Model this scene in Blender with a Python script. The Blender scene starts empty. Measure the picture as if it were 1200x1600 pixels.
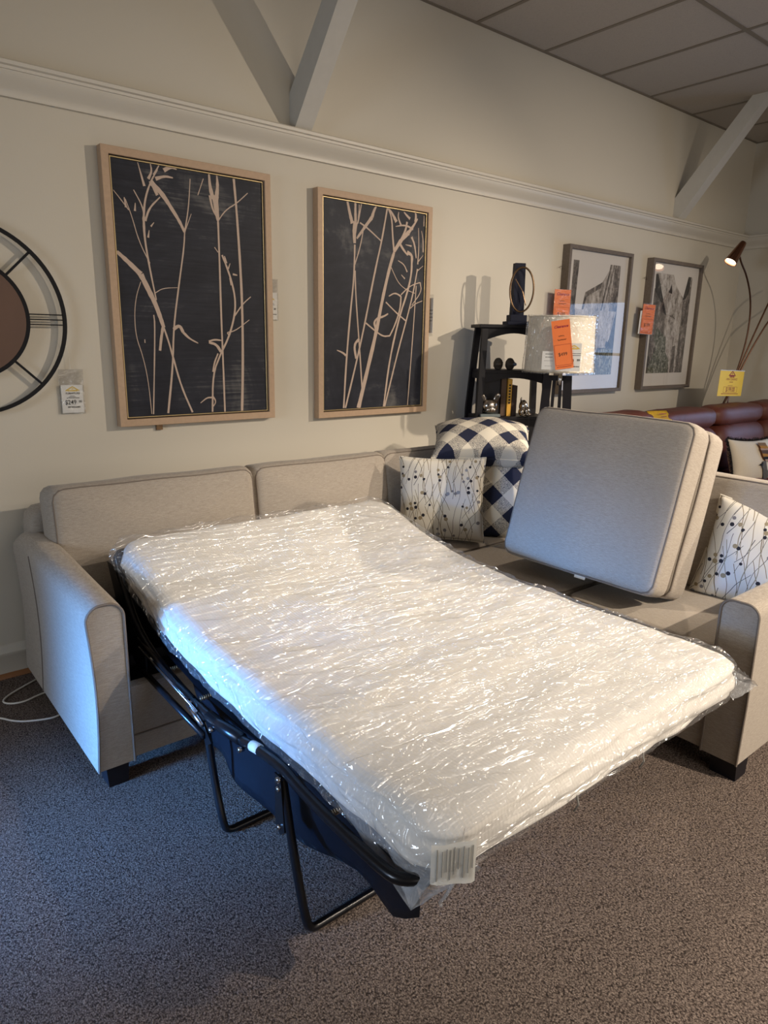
import bpy, bmesh, math, random
from mathutils import Vector, Matrix, noise
random.seed(7)
C = bpy.context.scene.collection
PI = math.pi
V = Vector

# ---------------------------------------------------------------- materials
def nt(name):
    m = bpy.data.materials.new(name); m.use_nodes = True
    t = m.node_tree; t.nodes.clear()
    return m, t
def N(t, typ, **kw):
    n = t.nodes.new(typ)
    for k, v in kw.items():
        if k in n.inputs: n.inputs[k].default_value = v
        else: setattr(n, k, v)
    return n
def L(t, a, b): t.links.new(a, b)
def col4(c): return (c[0], c[1], c[2], 1)
def mathn(t, op, a, b=None, c=None):
    n = t.nodes.new('ShaderNodeMath'); n.operation = op
    for i, v in enumerate((a, b, c)):
        if v is None: continue
        if isinstance(v, (int, float)): n.inputs[i].default_value = v
        else: L(t, v, n.inputs[i])
    return n.outputs[0]
def mixc(t, f, a, b):
    n = t.nodes.new('ShaderNodeMix'); n.data_type = 'RGBA'
    for s, v in ((n.inputs[0], f), (n.inputs[6], a), (n.inputs[7], b)):
        if isinstance(v, (int, float)): s.default_value = v
        elif isinstance(v, tuple): s.default_value = col4(v)
        else: L(t, v, s)
    return n.outputs[2]
def coords(t, scale=(1, 1, 1), rot=(0, 0, 0), kind='Object'):
    tc = N(t, 'ShaderNodeTexCoord'); mp = N(t, 'ShaderNodeMapping')
    mp.inputs['Scale'].default_value = scale; mp.inputs['Rotation'].default_value = rot
    L(t, tc.outputs[kind], mp.inputs[0]); return mp.outputs[0]
def noisen(t, vec, scale, detail=2, rough=.5, dist=0):
    n = N(t, 'ShaderNodeTexNoise'); n.inputs['Scale'].default_value = scale
    n.inputs['Detail'].default_value = detail; n.inputs['Roughness'].default_value = rough
    n.inputs['Distortion'].default_value = dist
    L(t, vec, n.inputs['Vector']); return n.outputs['Fac']
def ramp(t, f, stops):
    r = N(t, 'ShaderNodeValToRGB'); e = r.color_ramp.elements
    e[0].position, e[0].color = stops[0][0], col4(stops[0][1])
    e[1].position, e[1].color = stops[1][0], col4(stops[1][1])
    for p, c in stops[2:]:
        x = e.new(p); x.color = col4(c)
    L(t, f, r.inputs[0]); return r.outputs[0]
def finish(t, color, rough=.6, metal=0, bump=None, bs=.3, bd=.002, spec=.5, sheen=0, coat=0):
    b = N(t, 'ShaderNodeBsdfPrincipled')
    if isinstance(color, tuple): b.inputs['Base Color'].default_value = col4(color)
    else: L(t, color, b.inputs['Base Color'])
    if isinstance(rough, (int, float)): b.inputs['Roughness'].default_value = rough
    else: L(t, rough, b.inputs['Roughness'])
    b.inputs['Metallic'].default_value = metal
    b.inputs['Specular IOR Level'].default_value = spec
    b.inputs['Sheen Weight'].default_value = sheen
    b.inputs['Coat Weight'].default_value = coat
    if bump is not None:
        bn = N(t, 'ShaderNodeBump'); bn.inputs['Strength'].default_value = bs
        bn.inputs['Distance'].default_value = bd
        L(t, bump, bn.inputs['Height']); L(t, bn.outputs[0], b.inputs['Normal'])
    o = N(t, 'ShaderNodeOutputMaterial'); L(t, b.outputs[0], o.inputs[0])
    return b
def plain(name, c, rough=.5, metal=0, var=.06, scale=30, spec=.5, bs=.15, coat=0):
    m, t = nt(name)
    f = noisen(t, coords(t), scale, 3)
    a = tuple(x*(1-var) for x in c); b = tuple(min(1, x*(1+var)) for x in c)
    finish(t, mixc(t, f, a, b), rough, metal, f, bs, .001, spec, 0, coat)
    return m

def fabric(name, base, dark, light):
    m, t = nt(name)
    f1 = noisen(t, coords(t, (45, 45, 620)), 1, 2, .6)
    f2 = noisen(t, coords(t, (260, 260, 900)), 1, 1)
    f3 = noisen(t, coords(t, (5, 5, 5)), 1, 2)
    c = ramp(t, mathn(t, 'ADD', mathn(t, 'MULTIPLY', f1, .6), mathn(t, 'MULTIPLY', f2, .4)),
             [(.36, dark), (.62, light), (.5, base)])
    c = mixc(t, mathn(t, 'MULTIPLY', f3, .18), c, dark)
    finish(t, c, .95, 0, f2, .35, .0015, .15, .15)
    return m
M = {}
M['fabric'] = fabric('oatmeal_upholstery', (.36, .315, .265), (.29, .25, .208), (.43, .38, .32))
M['piping'] = plain('welt_cord', (.19, .16, .135), .9, 0, .15, 200, .1)

def wallmat(name, c):
    m, t = nt(name)
    f = noisen(t, coords(t), 140, 4, .6); g = noisen(t, coords(t), 1.2, 2)
    cc = mixc(t, g, tuple(x*.96 for x in c), c)
    finish(t, cc, .75, 0, f, .12, .002, .3)
    return m
M['wall'] = wallmat('greige_wall_paint', (.60, .555, .465))
M['trim'] = plain('cream_trim_paint', (.60, .56, .48), .45, 0, .02, 5)
M['brace'] = plain('painted_timber', (.55, .53, .48), .6, 0, .05, 25)
M['shoe'] = plain('stained_shoe_moulding', (.30, .13, .05), .4, 0, .2, 12)

def carpetmat():
    m, t = nt('loop_carpet')
    vec = coords(t)
    v = N(t, 'ShaderNodeTexVoronoi'); v.inputs['Scale'].default_value = 230; L(t, vec, v.inputs['Vector'])
    f = noisen(t, vec, 160, 3, .75); g = noisen(t, vec, 2.2, 3); h = noisen(t, coords(t, (360, 150, 100)), 1, 1)
    k = mathn(t, 'ADD', mathn(t, 'MULTIPLY', v.outputs['Distance'], -.35), mathn(t, 'ADD', mathn(t, 'MULTIPLY', f, .75), mathn(t, 'MULTIPLY', h, .4)))
    c = ramp(t, k, [(.24, (.018, .014, .013)), (.62, (.40, .32, .265)), (.38, (.13, .10, .086)), (.49, (.235, .187, .157))])
    c = mixc(t, mathn(t, 'MULTIPLY', g, .3), c, (.16, .125, .105))
    finish(t, c, 1, 0, k, .9, .005, .05)
    return m
M['carpet'] = carpetmat()

def ceilmat():
    m, t = nt('mineral_ceiling_tile')
    f = noisen(t, coords(t), 160, 3, .7); g = noisen(t, coords(t), 45, 2)
    c = ramp(t, f, [(.28, (.22, .20, .18)), (.42, (.50, .46, .41))])
    finish(t, mixc(t, g, c, (.46, .42, .37)), .95, 0, f, .6, .004, .1)
    return m
M['ceiling'] = ceilmat()
M['tbar'] = plain('ceiling_grid_metal', (.20, .17, .13), .5, 0, .03, 10)

def mattressmat():
    m, t = nt('quilted_white_ticking')
    w = N(t, 'ShaderNodeTexWave'); w.inputs['Scale'].default_value = 32; w.inputs['Distortion'].default_value = .6
    w.bands_direction = 'X'; L(t, coords(t), w.inputs[0])
    f = noisen(t, coords(t), 5, 2)
    h = mathn(t, 'ADD', mathn(t, 'MULTIPLY', w.outputs['Fac'], .4), f)
    finish(t, (.77, .74, .69), .85, 0, h, .25, .004, .2, .2)
    return m
M['mattress'] = mattressmat()

def plasticmat(name, scale=1.0, fac=.32, tint=.975, milk=.05):
    m, t = nt(name)
    a = noisen(t, coords(t, (1.6*scale, 9*scale, 6*scale), (0, 0, .12)), 1, 2, .5, 1.8)
    b = noisen(t, coords(t, (7*scale, 17*scale, 12*scale), (0, 0, .25)), 1, 2, .55, 1.6)
    def ridge(x, p): return mathn(t, 'POWER', mathn(t, 'MAXIMUM', mathn(t, 'SUBTRACT', 1, mathn(t, 'MULTIPLY', mathn(t, 'ABSOLUTE', mathn(t, 'SUBTRACT', x, .5)), 7)), 0), p)
    h = mathn(t, 'ADD', ridge(a, 2), mathn(t, 'MULTIPLY', ridge(b, 1), .32))
    bn = N(t, 'ShaderNodeBump'); bn.inputs['Strength'].default_value = 1; bn.inputs['Distance'].default_value = .02
    L(t, h, bn.inputs['Height'])
    tr = N(t, 'ShaderNodeBsdfTransparent'); tr.inputs[0].default_value = (tint, tint, tint, 1)
    gl = N(t, 'ShaderNodeBsdfGlossy'); gl.inputs['Roughness'].default_value = .16
    gl.inputs['Color'].default_value = (1, 1, 1, 1)
    L(t, bn.outputs[0], gl.inputs['Normal'])
    df = N(t, 'ShaderNodeBsdfDiffuse'); df.inputs[0].default_value = (.85, .87, .9, 1); 
    m0 = N(t, 'ShaderNodeMixShader'); m0.inputs[0].default_value = milk; L(t, tr.outputs[0], m0.inputs[1]); L(t, df.outputs[0], m0.inputs[2])
    lw = N(t, 'ShaderNodeLayerWeight'); lw.inputs['Blend'].default_value = fac
    mx = N(t, 'ShaderNodeMixShader')
    gm = N(t, 'ShaderNodeNewGeometry'); ff = mathn(t, 'SUBTRACT', 1, gm.outputs['Backfacing'])
    L(t, mathn(t, 'MULTIPLY', mathn(t, 'MINIMUM', mathn(t, 'ADD', mathn(t, 'MULTIPLY', lw.outputs['Fresnel'], .9), .09), .6), ff), mx.inputs[0])
    L(t, m0.outputs[0], mx.inputs[1]); L(t, gl.outputs[0], mx.inputs[2])
    o = N(t, 'ShaderNodeOutputMaterial'); L(t, mx.outputs[0], o.inputs[0])
    return m
M['plastic'] = plasticmat('clear_poly_bag')
M['sleeve'] = plasticmat('clear_tag_sleeve', 2, .25, .98, .01)
M['bag_fold'] = plasticmat('folded_poly_bag', 3, .45, .88, .28)
def glassmat():
    m, t = nt('picture_glass')
    tr = N(t, 'ShaderNodeBsdfTransparent'); gl = N(t, 'ShaderNodeBsdfGlossy'); gl.inputs['Roughness'].default_value = .01
    fr = N(t, 'ShaderNodeFresnel'); fr.inputs['IOR'].default_value = 1.5
    f = noisen(t, coords(t), 1.5, 1)
    mx = N(t, 'ShaderNodeMixShader'); gm = N(t, 'ShaderNodeNewGeometry'); L(t, mathn(t, 'MULTIPLY', mathn(t, 'ADD', fr.outputs[0], mathn(t, 'MULTIPLY', f, .01)), mathn(t, 'SUBTRACT', 1, gm.outputs['Backfacing'])), mx.inputs[0])
    L(t, tr.outputs[0], mx.inputs[1]); L(t, gl.outputs[0], mx.inputs[2])
    o = N(t, 'ShaderNodeOutputMaterial'); L(t, mx.outputs[0], o.inputs[0])
    return m
M['glass'] = glassmat()
M['black_metal'] = plain('black_enamel_steel', (.010, .010, .012), .28, .3, .1, 60)
M['matte_black'] = plain('matte_black_iron', (.006, .006, .008), .6, 0, .1, 60, .2)
M['steel'] = plain('zinc_steel', (.55, .55, .56), .25, 1, .1, 60)
M['vinyl'] = plain('black_vinyl_sheet', (.012, .014, .022), .45, 0, .2, 9, .5, .8)
M['black_wood'] = plain('black_painted_wood', (.009, .008, .011), .5, 0, .2, 20, .25)
M['navy_black'] = plain('blue_black_stone', (.008, .010, .024), .6, 0, .2, 30, .15)
M['frame_oak'] = plain('pale_oak_frame', (.45, .31, .20), .6, 0, .12, 60)
M['gold'] = plain('brushed_gold_fillet', (.40, .31, .17), .45, 1, .1, 60)
M['frame_grey'] = plain('weathered_taupe_frame', (.145, .115, .09), .6, 0, .25, 60)
M['ink_black'] = plain('black_ink', (.01, .01, .01), .7)
M['ink_red'] = plain('red_ink', (.30, .03, .02), .7)
M['ink_pink'] = plain('magenta_ink', (.35, .02, .05), .7)
M['ink_grey'] = plain('grey_ink', (.25, .24, .22), .7)
M['logo_gold'] = plain('gold_ink', (.72, .50, .06), .6)
M['card_white'] = plain('white_card', (.80, .79, .75), .6, 0, .02)
M['card_orange'] = plain('orange_card', (.95, .23, .055), .6, 0, .04)
M['card_yellow'] = plain('yellow_card', (.90, .60, .03), .6, 0, .03)
M['bronze'] = plain('aged_bronze', (.16, .10, .055), .35, .9, .3, 80)
M['copper'] = plain('polished_copper', (.30, .15, .10), .18, 1, .1, 60)
M['copper_dark'] = plain('dark_copper_stem', (.12, .06, .035), .3, .9, .1, 60)
M['shade'] = plain('ivory_lamp_shade', (.78, .72, .60), .85, 0, .03, 150)
M['shade_trim'] = plain('shade_trim_tape', (.45, .38, .26), .8)
M['silver'] = plain('tarnished_silver', (.55, .50, .44), .22, 1, .35, 14, .5, .6)
M['carved'] = plain('carved_brown_resin', (.075, .06, .045), .5, .3, .5, 120, .5, 1)
M['book_black'] = plain('black_bookcloth', (.008, .008, .012), .6)
M['book_brown'] = plain('brown_bookcloth', (.11, .065, .04), .7)
M['book_yellow'] = plain('yellow_paperback', (.72, .38, .04), .5)
M['book_dark'] = plain('dark_brown_bookcloth', (.05, .028, .02), .7)
M['slate'] = plain('grey_slate', (.16, .19, .19), .6, 0, .2)
M['paper'] = plain('page_edges', (.62, .56, .44), .9)
M['cord'] = plain('white_cord', (.72, .69, .62), .5, 0, .03)
M['mat_board'] = plain('white_mat_board', (.62, .58, .53), .8, 0, .02)
M['fringe'] = plain('black_fringe', (.008, .007, .008), .95)
M['fringe'].name = 'black_fringe_yarn'
M['brass'] = plain('brass_spring', (.6, .5, .35), .25, 1)

def leathermat():
    m, t = nt('oxblood_leather')
    v = N(t, 'ShaderNodeTexVoronoi'); v.inputs['Scale'].default_value = 220; L(t, coords(t), v.inputs['Vector'])
    g = noisen(t, coords(t), 7, 4)
    finish(t, mixc(t, g, (.075, .018, .010), (.155, .042, .026)), .5, 0, mathn(t, 'ADD', mathn(t, 'MULTIPLY', v.outputs['Distance'], .2), g), .35, .01, .45)
    return m
M['leather'] = leathermat()
def woodmat():
    m, t = nt('brown_clock_wood')
    g = noisen(t, coords(t, (3, 3, 28)), 1, 4, .6, .6)
    finish(t, mixc(t, g, (.065, .030, .018), (.14, .068, .038)), .5, 0, g, .2, .001)
    return m
M['clock_wood'] = woodmat()
def canvasmat(name, seed, lines):
    m, t = nt(name)
    co = coords(t)
    g = noisen(t, co, 2.6+seed*.4, 5, .65, .5)
    h = noisen(t, coords(t, (3, 3, 75 if lines else 9)), 1, 4, .7, .3)
    k = mathn(t, 'MULTIPLY', mathn(t, 'MULTIPLY', g, g), h)
    c = ramp(t, k, [(.07, (.006, .007, .014)), (.32, (.13, .125, .12)), (.17, (.017, .019, .029))])
    finish(t, c, .55, 0, h, .25, .002, .25)
    return m
M['canvas_a'] = canvasmat('navy_block_print', 0, True)
M['canvas_b'] = canvasmat('charcoal_block_print', 1, False)
M['stem'] = plain('blush_print_ink', (.50, .38, .30), .7, 0, .1, 90)
def streetmat(name, stops, sc):
    m, t = nt(name)
    a = noisen(t, coords(t, (sc*1.7, 9, sc*.45)), 1, 6, .75, .7)
    b = noisen(t, coords(t), 26, 3, .7, 1.4)
    c = ramp(t, mathn(t, 'ADD', mathn(t, 'MULTIPLY', a, .65), mathn(t, 'MULTIPLY', b, .35)), stops)
    finish(t, c, .8)
    return m
W = (.56, .52, .47)
M['wash_light'] = streetmat('pale_watercolour_wash', [(.38, (.10, .085, .07)), (.60, W), (.48, (.34, .30, .26))], 14)
M['wash_mid'] = streetmat('mid_watercolour_wash', [(.40, (.03, .025, .02)), (.64, (.42, .37, .32)), (.52, (.13, .11, .095))], 16)
M['wash_dark'] = streetmat('dark_watercolour_wash', [(.42, (.01, .009, .007)), (.66, (.20, .18, .15)), (.54, (.04, .034, .028))], 22)
M['wash_foliage'] = streetmat('speckled_foliage_wash', [(.42, (.02, .022, .015)), (.60, (.42, .40, .34)), (.5, (.10, .11, .08))], 60)

def ginghammat():
    m, t = nt('navy_buffalo_check')
    # squares turned 45 degrees on the pillow face (local x and z)
    tc = N(t, 'ShaderNodeTexCoord'); sp = N(t, 'ShaderNodeSeparateXYZ'); L(t, tc.outputs['Object'], sp.inputs[0])
    s = 1/.074/1.4142
    u = mathn(t, 'MULTIPLY', mathn(t, 'ADD', sp.outputs[0], sp.outputs[2]), s)
    v = mathn(t, 'MULTIPLY', mathn(t, 'SUBTRACT', sp.outputs[0], sp.outputs[2]), s)
    def band(x): return mathn(t, 'LESS_THAN', mathn(t, 'FRACT', mathn(t, 'MULTIPLY', mathn(t, 'ADD', x, 10.25), .5)), .5)
    a, b = band(u), band(v)
    both = mathn(t, 'MULTIPLY', a, b)
    one = mathn(t, 'SUBTRACT', mathn(t, 'MAXIMUM', a, b), both)
    n = noisen(t, tc.outputs['Object'], 420, 2)
    mott = ramp(t, n, [(.44, (.10, .10, .12)), (.54, (.62, .57, .47))])
    c = mixc(t, one, (.66, .61, .51), mott); c = mixc(t, both, c, (.018, .022, .048))
    finish(t, c, .9, 0, n, .2, .001, .2)
    return m
M['gingham'] = ginghammat()

def floralmat():
    m, t = nt('sprig_print_linen')
    tc = N(t, 'ShaderNodeTexCoord'); sp = N(t, 'ShaderNodeSeparateXYZ'); L(t, tc.outputs['Object'], sp.inputs[0])
    flat = N(t, 'ShaderNodeCombineXYZ'); L(t, sp.outputs[0], flat.inputs[0]); L(t, sp.outputs[2], flat.inputs[1])
    P0 = flat.outputs[0]
    c = (.68, .64, .56)
    # thin bending stems, several families
    for i, (ang, sc, colr, th) in enumerate(((.15, 30, (.10, .09, .09), .03), (-.35, 27, (.22, .17, .10), .035), (.5, 30, (.05, .05, .06), .028), (-.08, 25, (.30, .26, .18), .04))):
        mp = N(t, 'ShaderNodeMapping'); mp.inputs['Rotation'].default_value = (0, 0, ang)
        mp.inputs['Location'].default_value = (i*.37, i*.21, 0); L(t, P0, mp.inputs[0])
        s2 = N(t, 'ShaderNodeSeparateXYZ'); L(t, mp.outputs[0], s2.inputs[0])
        w = noisen(t, mp.outputs[0], 6, 1)
        xx = mathn(t, 'MULTIPLY', mathn(t, 'ADD', s2.outputs[0], mathn(t, 'MULTIPLY', w, .06)), sc)
        d = mathn(t, 'ABSOLUTE', mathn(t, 'SUBTRACT', mathn(t, 'FRACT', xx), .5))
        line = mathn(t, 'LESS_THAN', d, th)
        cell = N(t, 'ShaderNodeCombineXYZ'); L(t, mathn(t, 'FLOOR', xx), cell.inputs[0])
        L(t, mathn(t, 'FLOOR', mathn(t, 'MULTIPLY', mathn(t, 'ADD', s2.outputs[1], mathn(t, 'MULTIPLY', mathn(t, 'FLOOR', xx), .071)), 6.5)), cell.inputs[1])
        wn = N(t, 'ShaderNodeTexWhiteNoise'); wn.noise_dimensions = '2D'; L(t, cell.outputs[0], wn.inputs[0])
        on = mathn(t, 'GREATER_THAN', wn.outputs[0], .45)
        c = mixc(t, mathn(t, 'MULTIPLY', line, on), c, colr)
    for sc, r, th, cs in ((26, .19, .62, ((.025, .025, .035), (.20, .19, .20))), (22, .19, .66, ((.30, .24, .15), (.28, .29, .32)))):
        v = N(t, 'ShaderNodeTexVoronoi'); v.inputs['Scale'].default_value = sc; v.voronoi_dimensions = '2D'; L(t, P0, v.inputs['Vector'])
        s3 = N(t, 'ShaderNodeSeparateColor'); L(t, v.outputs['Color'], s3.inputs[0])
        rr = mathn(t, 'ADD', mathn(t, 'MULTIPLY', s3.outputs[1], .09), r-.05)
        dot = mathn(t, 'MULTIPLY', mathn(t, 'LESS_THAN', v.outputs['Distance'], rr), mathn(t, 'GREATER_THAN', s3.outputs[0], th))
        pick = mathn(t, 'GREATER_THAN', s3.outputs[2], .55)
        c = mixc(t, dot, c, mixc(t, pick, cs[0], cs[1]))
    finish(t, c, .9, 0, noisen(t, tc.outputs['Object'], 400, 1), .2, .001, .2)
    return m
M['floral'] = floralmat()
M['cream_cloth'] = plain('cream_canvas_cloth', (.60, .53, .42), .9, 0, .06, 120)
for n_, c_ in (('patch_grey', (.20, .19, .17)), ('patch_tan', (.36, .22, .11)), ('patch_amber', (.60, .30, .05)), ('patch_brown', (.16, .09, .06)), ('patch_black', (.01, .01, .01)), ('patch_blush', (.60, .42, .32))):
    M[n_] = plain(n_+'_thread', c_, .9, 0, .2, 200)

# ---------------------------------------------------------------- mesh helpers
def obj(name, bm, mat, parent=None, mw=None, smooth=False, angle=None):
    me = bpy.data.meshes.new(name); bm.normal_update(); bm.to_mesh(me); bm.free()
    if mat: me.materials.append(M[mat] if isinstance(mat, str) else mat)
    o = bpy.data.objects.new(name, me); C.objects.link(o)
    if smooth: me.shade_smooth()
    if angle is not None:
        me.shade_smooth(); me.set_sharp_from_angle(angle=math.radians(angle))
    if parent is not None:
        o.parent = parent
        if isinstance(mw, str): pass
        elif mw is None: me.transform(wm(parent).inverted())
        else: o.matrix_basis = wm(parent).inverted() @ mw
    elif mw is not None: o.matrix_basis = mw
    return o
def wm(o):
    return (wm(o.parent) @ o.matrix_basis) if o.parent else o.matrix_basis.copy()
def thing(name, label, cat, loc=(0, 0, 0), rotz=0, group=None, mw=None):
    o = bpy.data.objects.new(name, None); C.objects.link(o); o.empty_display_size = .1
    if mw is not None: o.matrix_basis = mw
    else: o.location = loc; o.rotation_euler = (0, 0, rotz)
    o['label'] = label; o['category'] = cat
    if group: o['group'] = group
    return o
def tag(o, label, cat, group=None):
    o['label'] = label; o['category'] = cat
    if group: o['group'] = group
    return o
def structure(o): o['kind'] = 'structure'; return o
def BM(): return bmesh.new()
def box(bm, x0, x1, y0, y1, z0, z1, bev=0, seg=2):
    r = bmesh.ops.create_cube(bm, size=1)
    for v in r['verts']:
        v.co = V(((x0+x1)/2+v.co.x*(x1-x0), (y0+y1)/2+v.co.y*(y1-y0), (z0+z1)/2+v.co.z*(z1-z0)))
    if bev:
        es = list({e for v in r['verts'] for e in v.link_edges})
        bmesh.ops.bevel(bm, geom=es, offset=bev, segments=seg, affect='EDGES', profile=.5)
    return bm
def bx(*a, **k): return box(BM(), *a, **k)
def smoothpath(pts, it=2, closed=False):
    pts = [V(p) for p in pts]
    for _ in range(it):
        out = []
        n = len(pts)
        if not closed: out.append(pts[0])
        for i in range(n if closed else n-1):
            a, b = pts[i], pts[(i+1) % n]
            out += [a.lerp(b, .25), a.lerp(b, .75)]
        if not closed: out.append(pts[-1])
        pts = out
    return pts
def tube(bm, pts, r, seg=8, closed=False, caps=True, flat=1.0):
    pts = [V(p) for p in pts]
    n = len(pts); rings = []
    up = None
    for i in range(n):
        a = pts[i-1] if (closed or i > 0) else pts[i]
        b = pts[(i+1) % n] if (closed or i < n-1) else pts[i]
        d = (b-a).normalized()
        if up is None:
            up = V((0, 0, 1)) if abs(d.z) < .9 else V((1, 0, 0))
        s = d.cross(up).normalized(); u = s.cross(d).normalized(); up = u
        rr = r[i] if isinstance(r, (list, tuple)) else r
        rings.append([bm.verts.new(pts[i]+s*math.cos(2*PI*k/seg)*rr+u*math.sin(2*PI*k/seg)*rr*flat) for k in range(seg)])
    for i in range(n if closed else n-1):
        A, B = rings[i], rings[(i+1) % n]
        for k in range(seg):
            bm.faces.new((A[k], B[k], B[(k+1) % seg], A[(k+1) % seg]))
    if caps and not closed:
        bm.faces.new(rings[0]); bm.faces.new(rings[-1][::-1])
    bmesh.ops.recalc_face_normals(bm, faces=bm.faces)
    return bm
def lathe(bm, prof, seg=24, cx=0, cy=0, cap=True):
    rings = [[bm.verts.new((cx+r*math.cos(2*PI*k/seg), cy+r*math.sin(2*PI*k/seg), z)) for k in range(seg)] for r, z in prof]
    for A, B in zip(rings, rings[1:]):
        for k in range(seg): bm.faces.new((A[k], A[(k+1) % seg], B[(k+1) % seg], B[k]))
    if cap: bm.faces.new(rings[0][::-1]); bm.faces.new(rings[-1])
    return bm
def extr(bm, outline, axis, a, b):
    """prism: outline 2D points swept from a to b along axis 'x','y','z'"""
    def mk(p, t):
        return {'x': (t, p[0], p[1]), 'y': (p[0], t, p[1]), 'z': (p[0], p[1], t)}[axis]
    A = [bm.verts.new(mk(p, a)) for p in outline]; B = [bm.verts.new(mk(p, b)) for p in outline]
    n = len(outline)
    bm.faces.new(A); bm.faces.new(B[::-1])
    for i in range(n): bm.faces.new((A[i], B[i], B[(i+1) % n], A[(i+1) % n]))
    bmesh.ops.recalc_face_normals(bm, faces=bm.faces)
    return bm
def rrect(hx, hz, rc, n=120):
    """rounded rectangle outline, evenly walked, n points"""
    segs = []
    cs = [(hx-rc, hz-rc, 0), (-hx+rc, hz-rc, PI/2), (-hx+rc, -hz+rc, PI), (hx-rc, -hz+rc, 3*PI/2)]
    pts = []
    for i, (cx, cz, a) in enumerate(cs):
        for k in range(7): pts.append(V((cx+rc*math.cos(a+k*PI/12), cz+rc*math.sin(a+k*PI/12))))
    d = [0]
    for i in range(len(pts)): d.append(d[-1]+(pts[(i+1) % len(pts)]-pts[i]).length)
    out = []; j = 0
    for i in range(n):
        s = d[-1]*i/n
        while d[j+1] < s: j += 1
        f = (s-d[j])/max(1e-9, d[j+1]-d[j])
        out.append(pts[j].lerp(pts[(j+1) % len(pts)], f))
    return out
def softbox(sx, sy, sz, rc=.05, re=.03, puff=.02, n=120, amp=.004, seed=0, nf=9):
    """upholstered block: rounded outline in x-z, thickness y, crowned faces"""
    bm = BM(); hx, hy, hz = sx/2, sy/2, sz/2
    O = rrect(hx, hz, rc, n)
    rings = []
    def sc(k, ins): 
        fx = max(0, (hx-ins))/hx*k; fz = max(0, (hz-ins))/hz*k
        return [(p.x*fx, p.y*fz) for p in O]
    for k in range(1, nf+1):
        q = k/nf; rings.append((sc(q, re), -hy-puff*(1-q*q)))
    for k in range(1, 5):
        a = k*PI/8; rings.append((sc(1, re*(1-math.sin(a))), -hy+re*(1-math.cos(a))))
    for y in (-hy*.4, 0, hy*.4): rings.append((sc(1, -.15*puff*(1-(y/hy)**2)), y))
    for k in range(4, 0, -1):
        a = k*PI/8; rings.append((sc(1, re*(1-math.sin(a))), hy-re*(1-math.cos(a))))
    for k in range(nf, 0, -1):
        q = k/nf; rings.append((sc(q, re), hy+puff*(1-q*q)))
    vr = [[bm.verts.new((x, y, z)) for x, z in ps] for ps, y in rings]
    for A, B in zip(vr, vr[1:]):
        for k in range(n): bm.faces.new((A[k], A[(k+1) % n], B[(k+1) % n], B[k]))
    for R, y, fl in ((vr[0], -hy-puff, 1), (vr[-1], hy+puff, 0)):
        c = bm.verts.new((0, y, 0))
        for k in range(n):
            bm.faces.new((c, R[(k+1) % n], R[k]) if fl else (c, R[k], R[(k+1) % n]))
    if amp:
        for v in bm.verts:
            v.co += noise.noise_vector(v.co*4+V((seed*7.3, seed*3.1, 0)))*amp
    bmesh.ops.recalc_face_normals(bm, faces=bm.faces)
    return bm
def welt(sx, sy, sz, rc, re, side=-1, r=.0035, n=96, amp=.004, seed=0):
    hx, hy, hz = sx/2, sy/2, sz/2
    pts = []
    for p in rrect(hx-re*.3, hz-re*.3, rc, n):
        q = V((p.x, side*(hy-re*.3), p.y))
        q += noise.noise_vector(q*4+V((seed*7.3, seed*3.1, 0)))*amp
        pts.append(q)
    return tube(BM(), pts, r, 6, closed=True)
def basis(loc, right, normal):
    """local x=right, local -y=front normal, local z=up"""
    x = V(right).normalized(); y = -V(normal).normalized(); z = x.cross(y).normalized(); x = y.cross(z).normalized()
    m = Matrix((x, y, z)).transposed().to_4x4(); m.translation = V(loc)
    return m
def cushion(parent, loc, right, normal, size, rc=.06, re=.03, puff=.03, seed=0, name='back_cushion', mat='fabric', amp=.006, both=True):
    sx, sy, sz = size
    mw = basis(loc, right, normal)
    o = obj(name, softbox(sx, sy, sz, rc, re, puff, seed=seed, amp=amp), mat, parent, mw, smooth=True)
    w = obj('welt_cord', welt(sx, sy, sz, rc, re, -1, seed=seed, amp=amp), 'piping', o, 'local')
    if both: obj('welt_cord', welt(sx, sy, sz, rc, re, 1, seed=seed, amp=amp), 'piping', o, 'local')
    return o
def pillow(S, T, seed=0, ear=.03, n=40, H=None):
    """knife-edge pillow, S wide (x), H high (z), T thick (y)"""
    bm = BM(); H = H or S
    g = {}
    for side in (-1, 1):
        for i in range(n+1):
            for j in range(n+1):
                a = -1+2*i/n; b = -1+2*j/n
                if side == 1 and (i in (0, n) or j in (0, n)): g[side, i, j] = g[-1, i, j]; continue
                x = a*S/2*(1-ear*(1-b*b)*2.2*abs(a)); z = b*H/2*(1-ear*(1-a*a)*2.2*abs(b))
                h = T/2*(max(0, (1-a**2)*(1-b**2)))**.42
                p = V((x, side*h, z))
                p.y += noise.noise(V((x*7+seed*5, z*7, side)))*.012*min(1, h*20)
                g[side, i, j] = bm.verts.new(p)
        for i in range(n):
            for j in range(n):
                q = [g[side, i, j], g[side, i+1, j], g[side, i+1, j+1], g[side, i, j+1]]
                bm.faces.new(q if side == -1 else q[::-1])
    bmesh.ops.recalc_face_normals(bm, faces=bm.faces)
    edge = []
    for i in range(n): edge.append(g[-1, i, 0].co.copy())
    for j in range(n): edge.append(g[-1, n, j].co.copy())
    for i in range(n, 0, -1): edge.append(g[-1, i, n].co.copy())
    for j in range(n, 0, -1): edge.append(g[-1, 0, j].co.copy())
    return bm, edge
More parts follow.
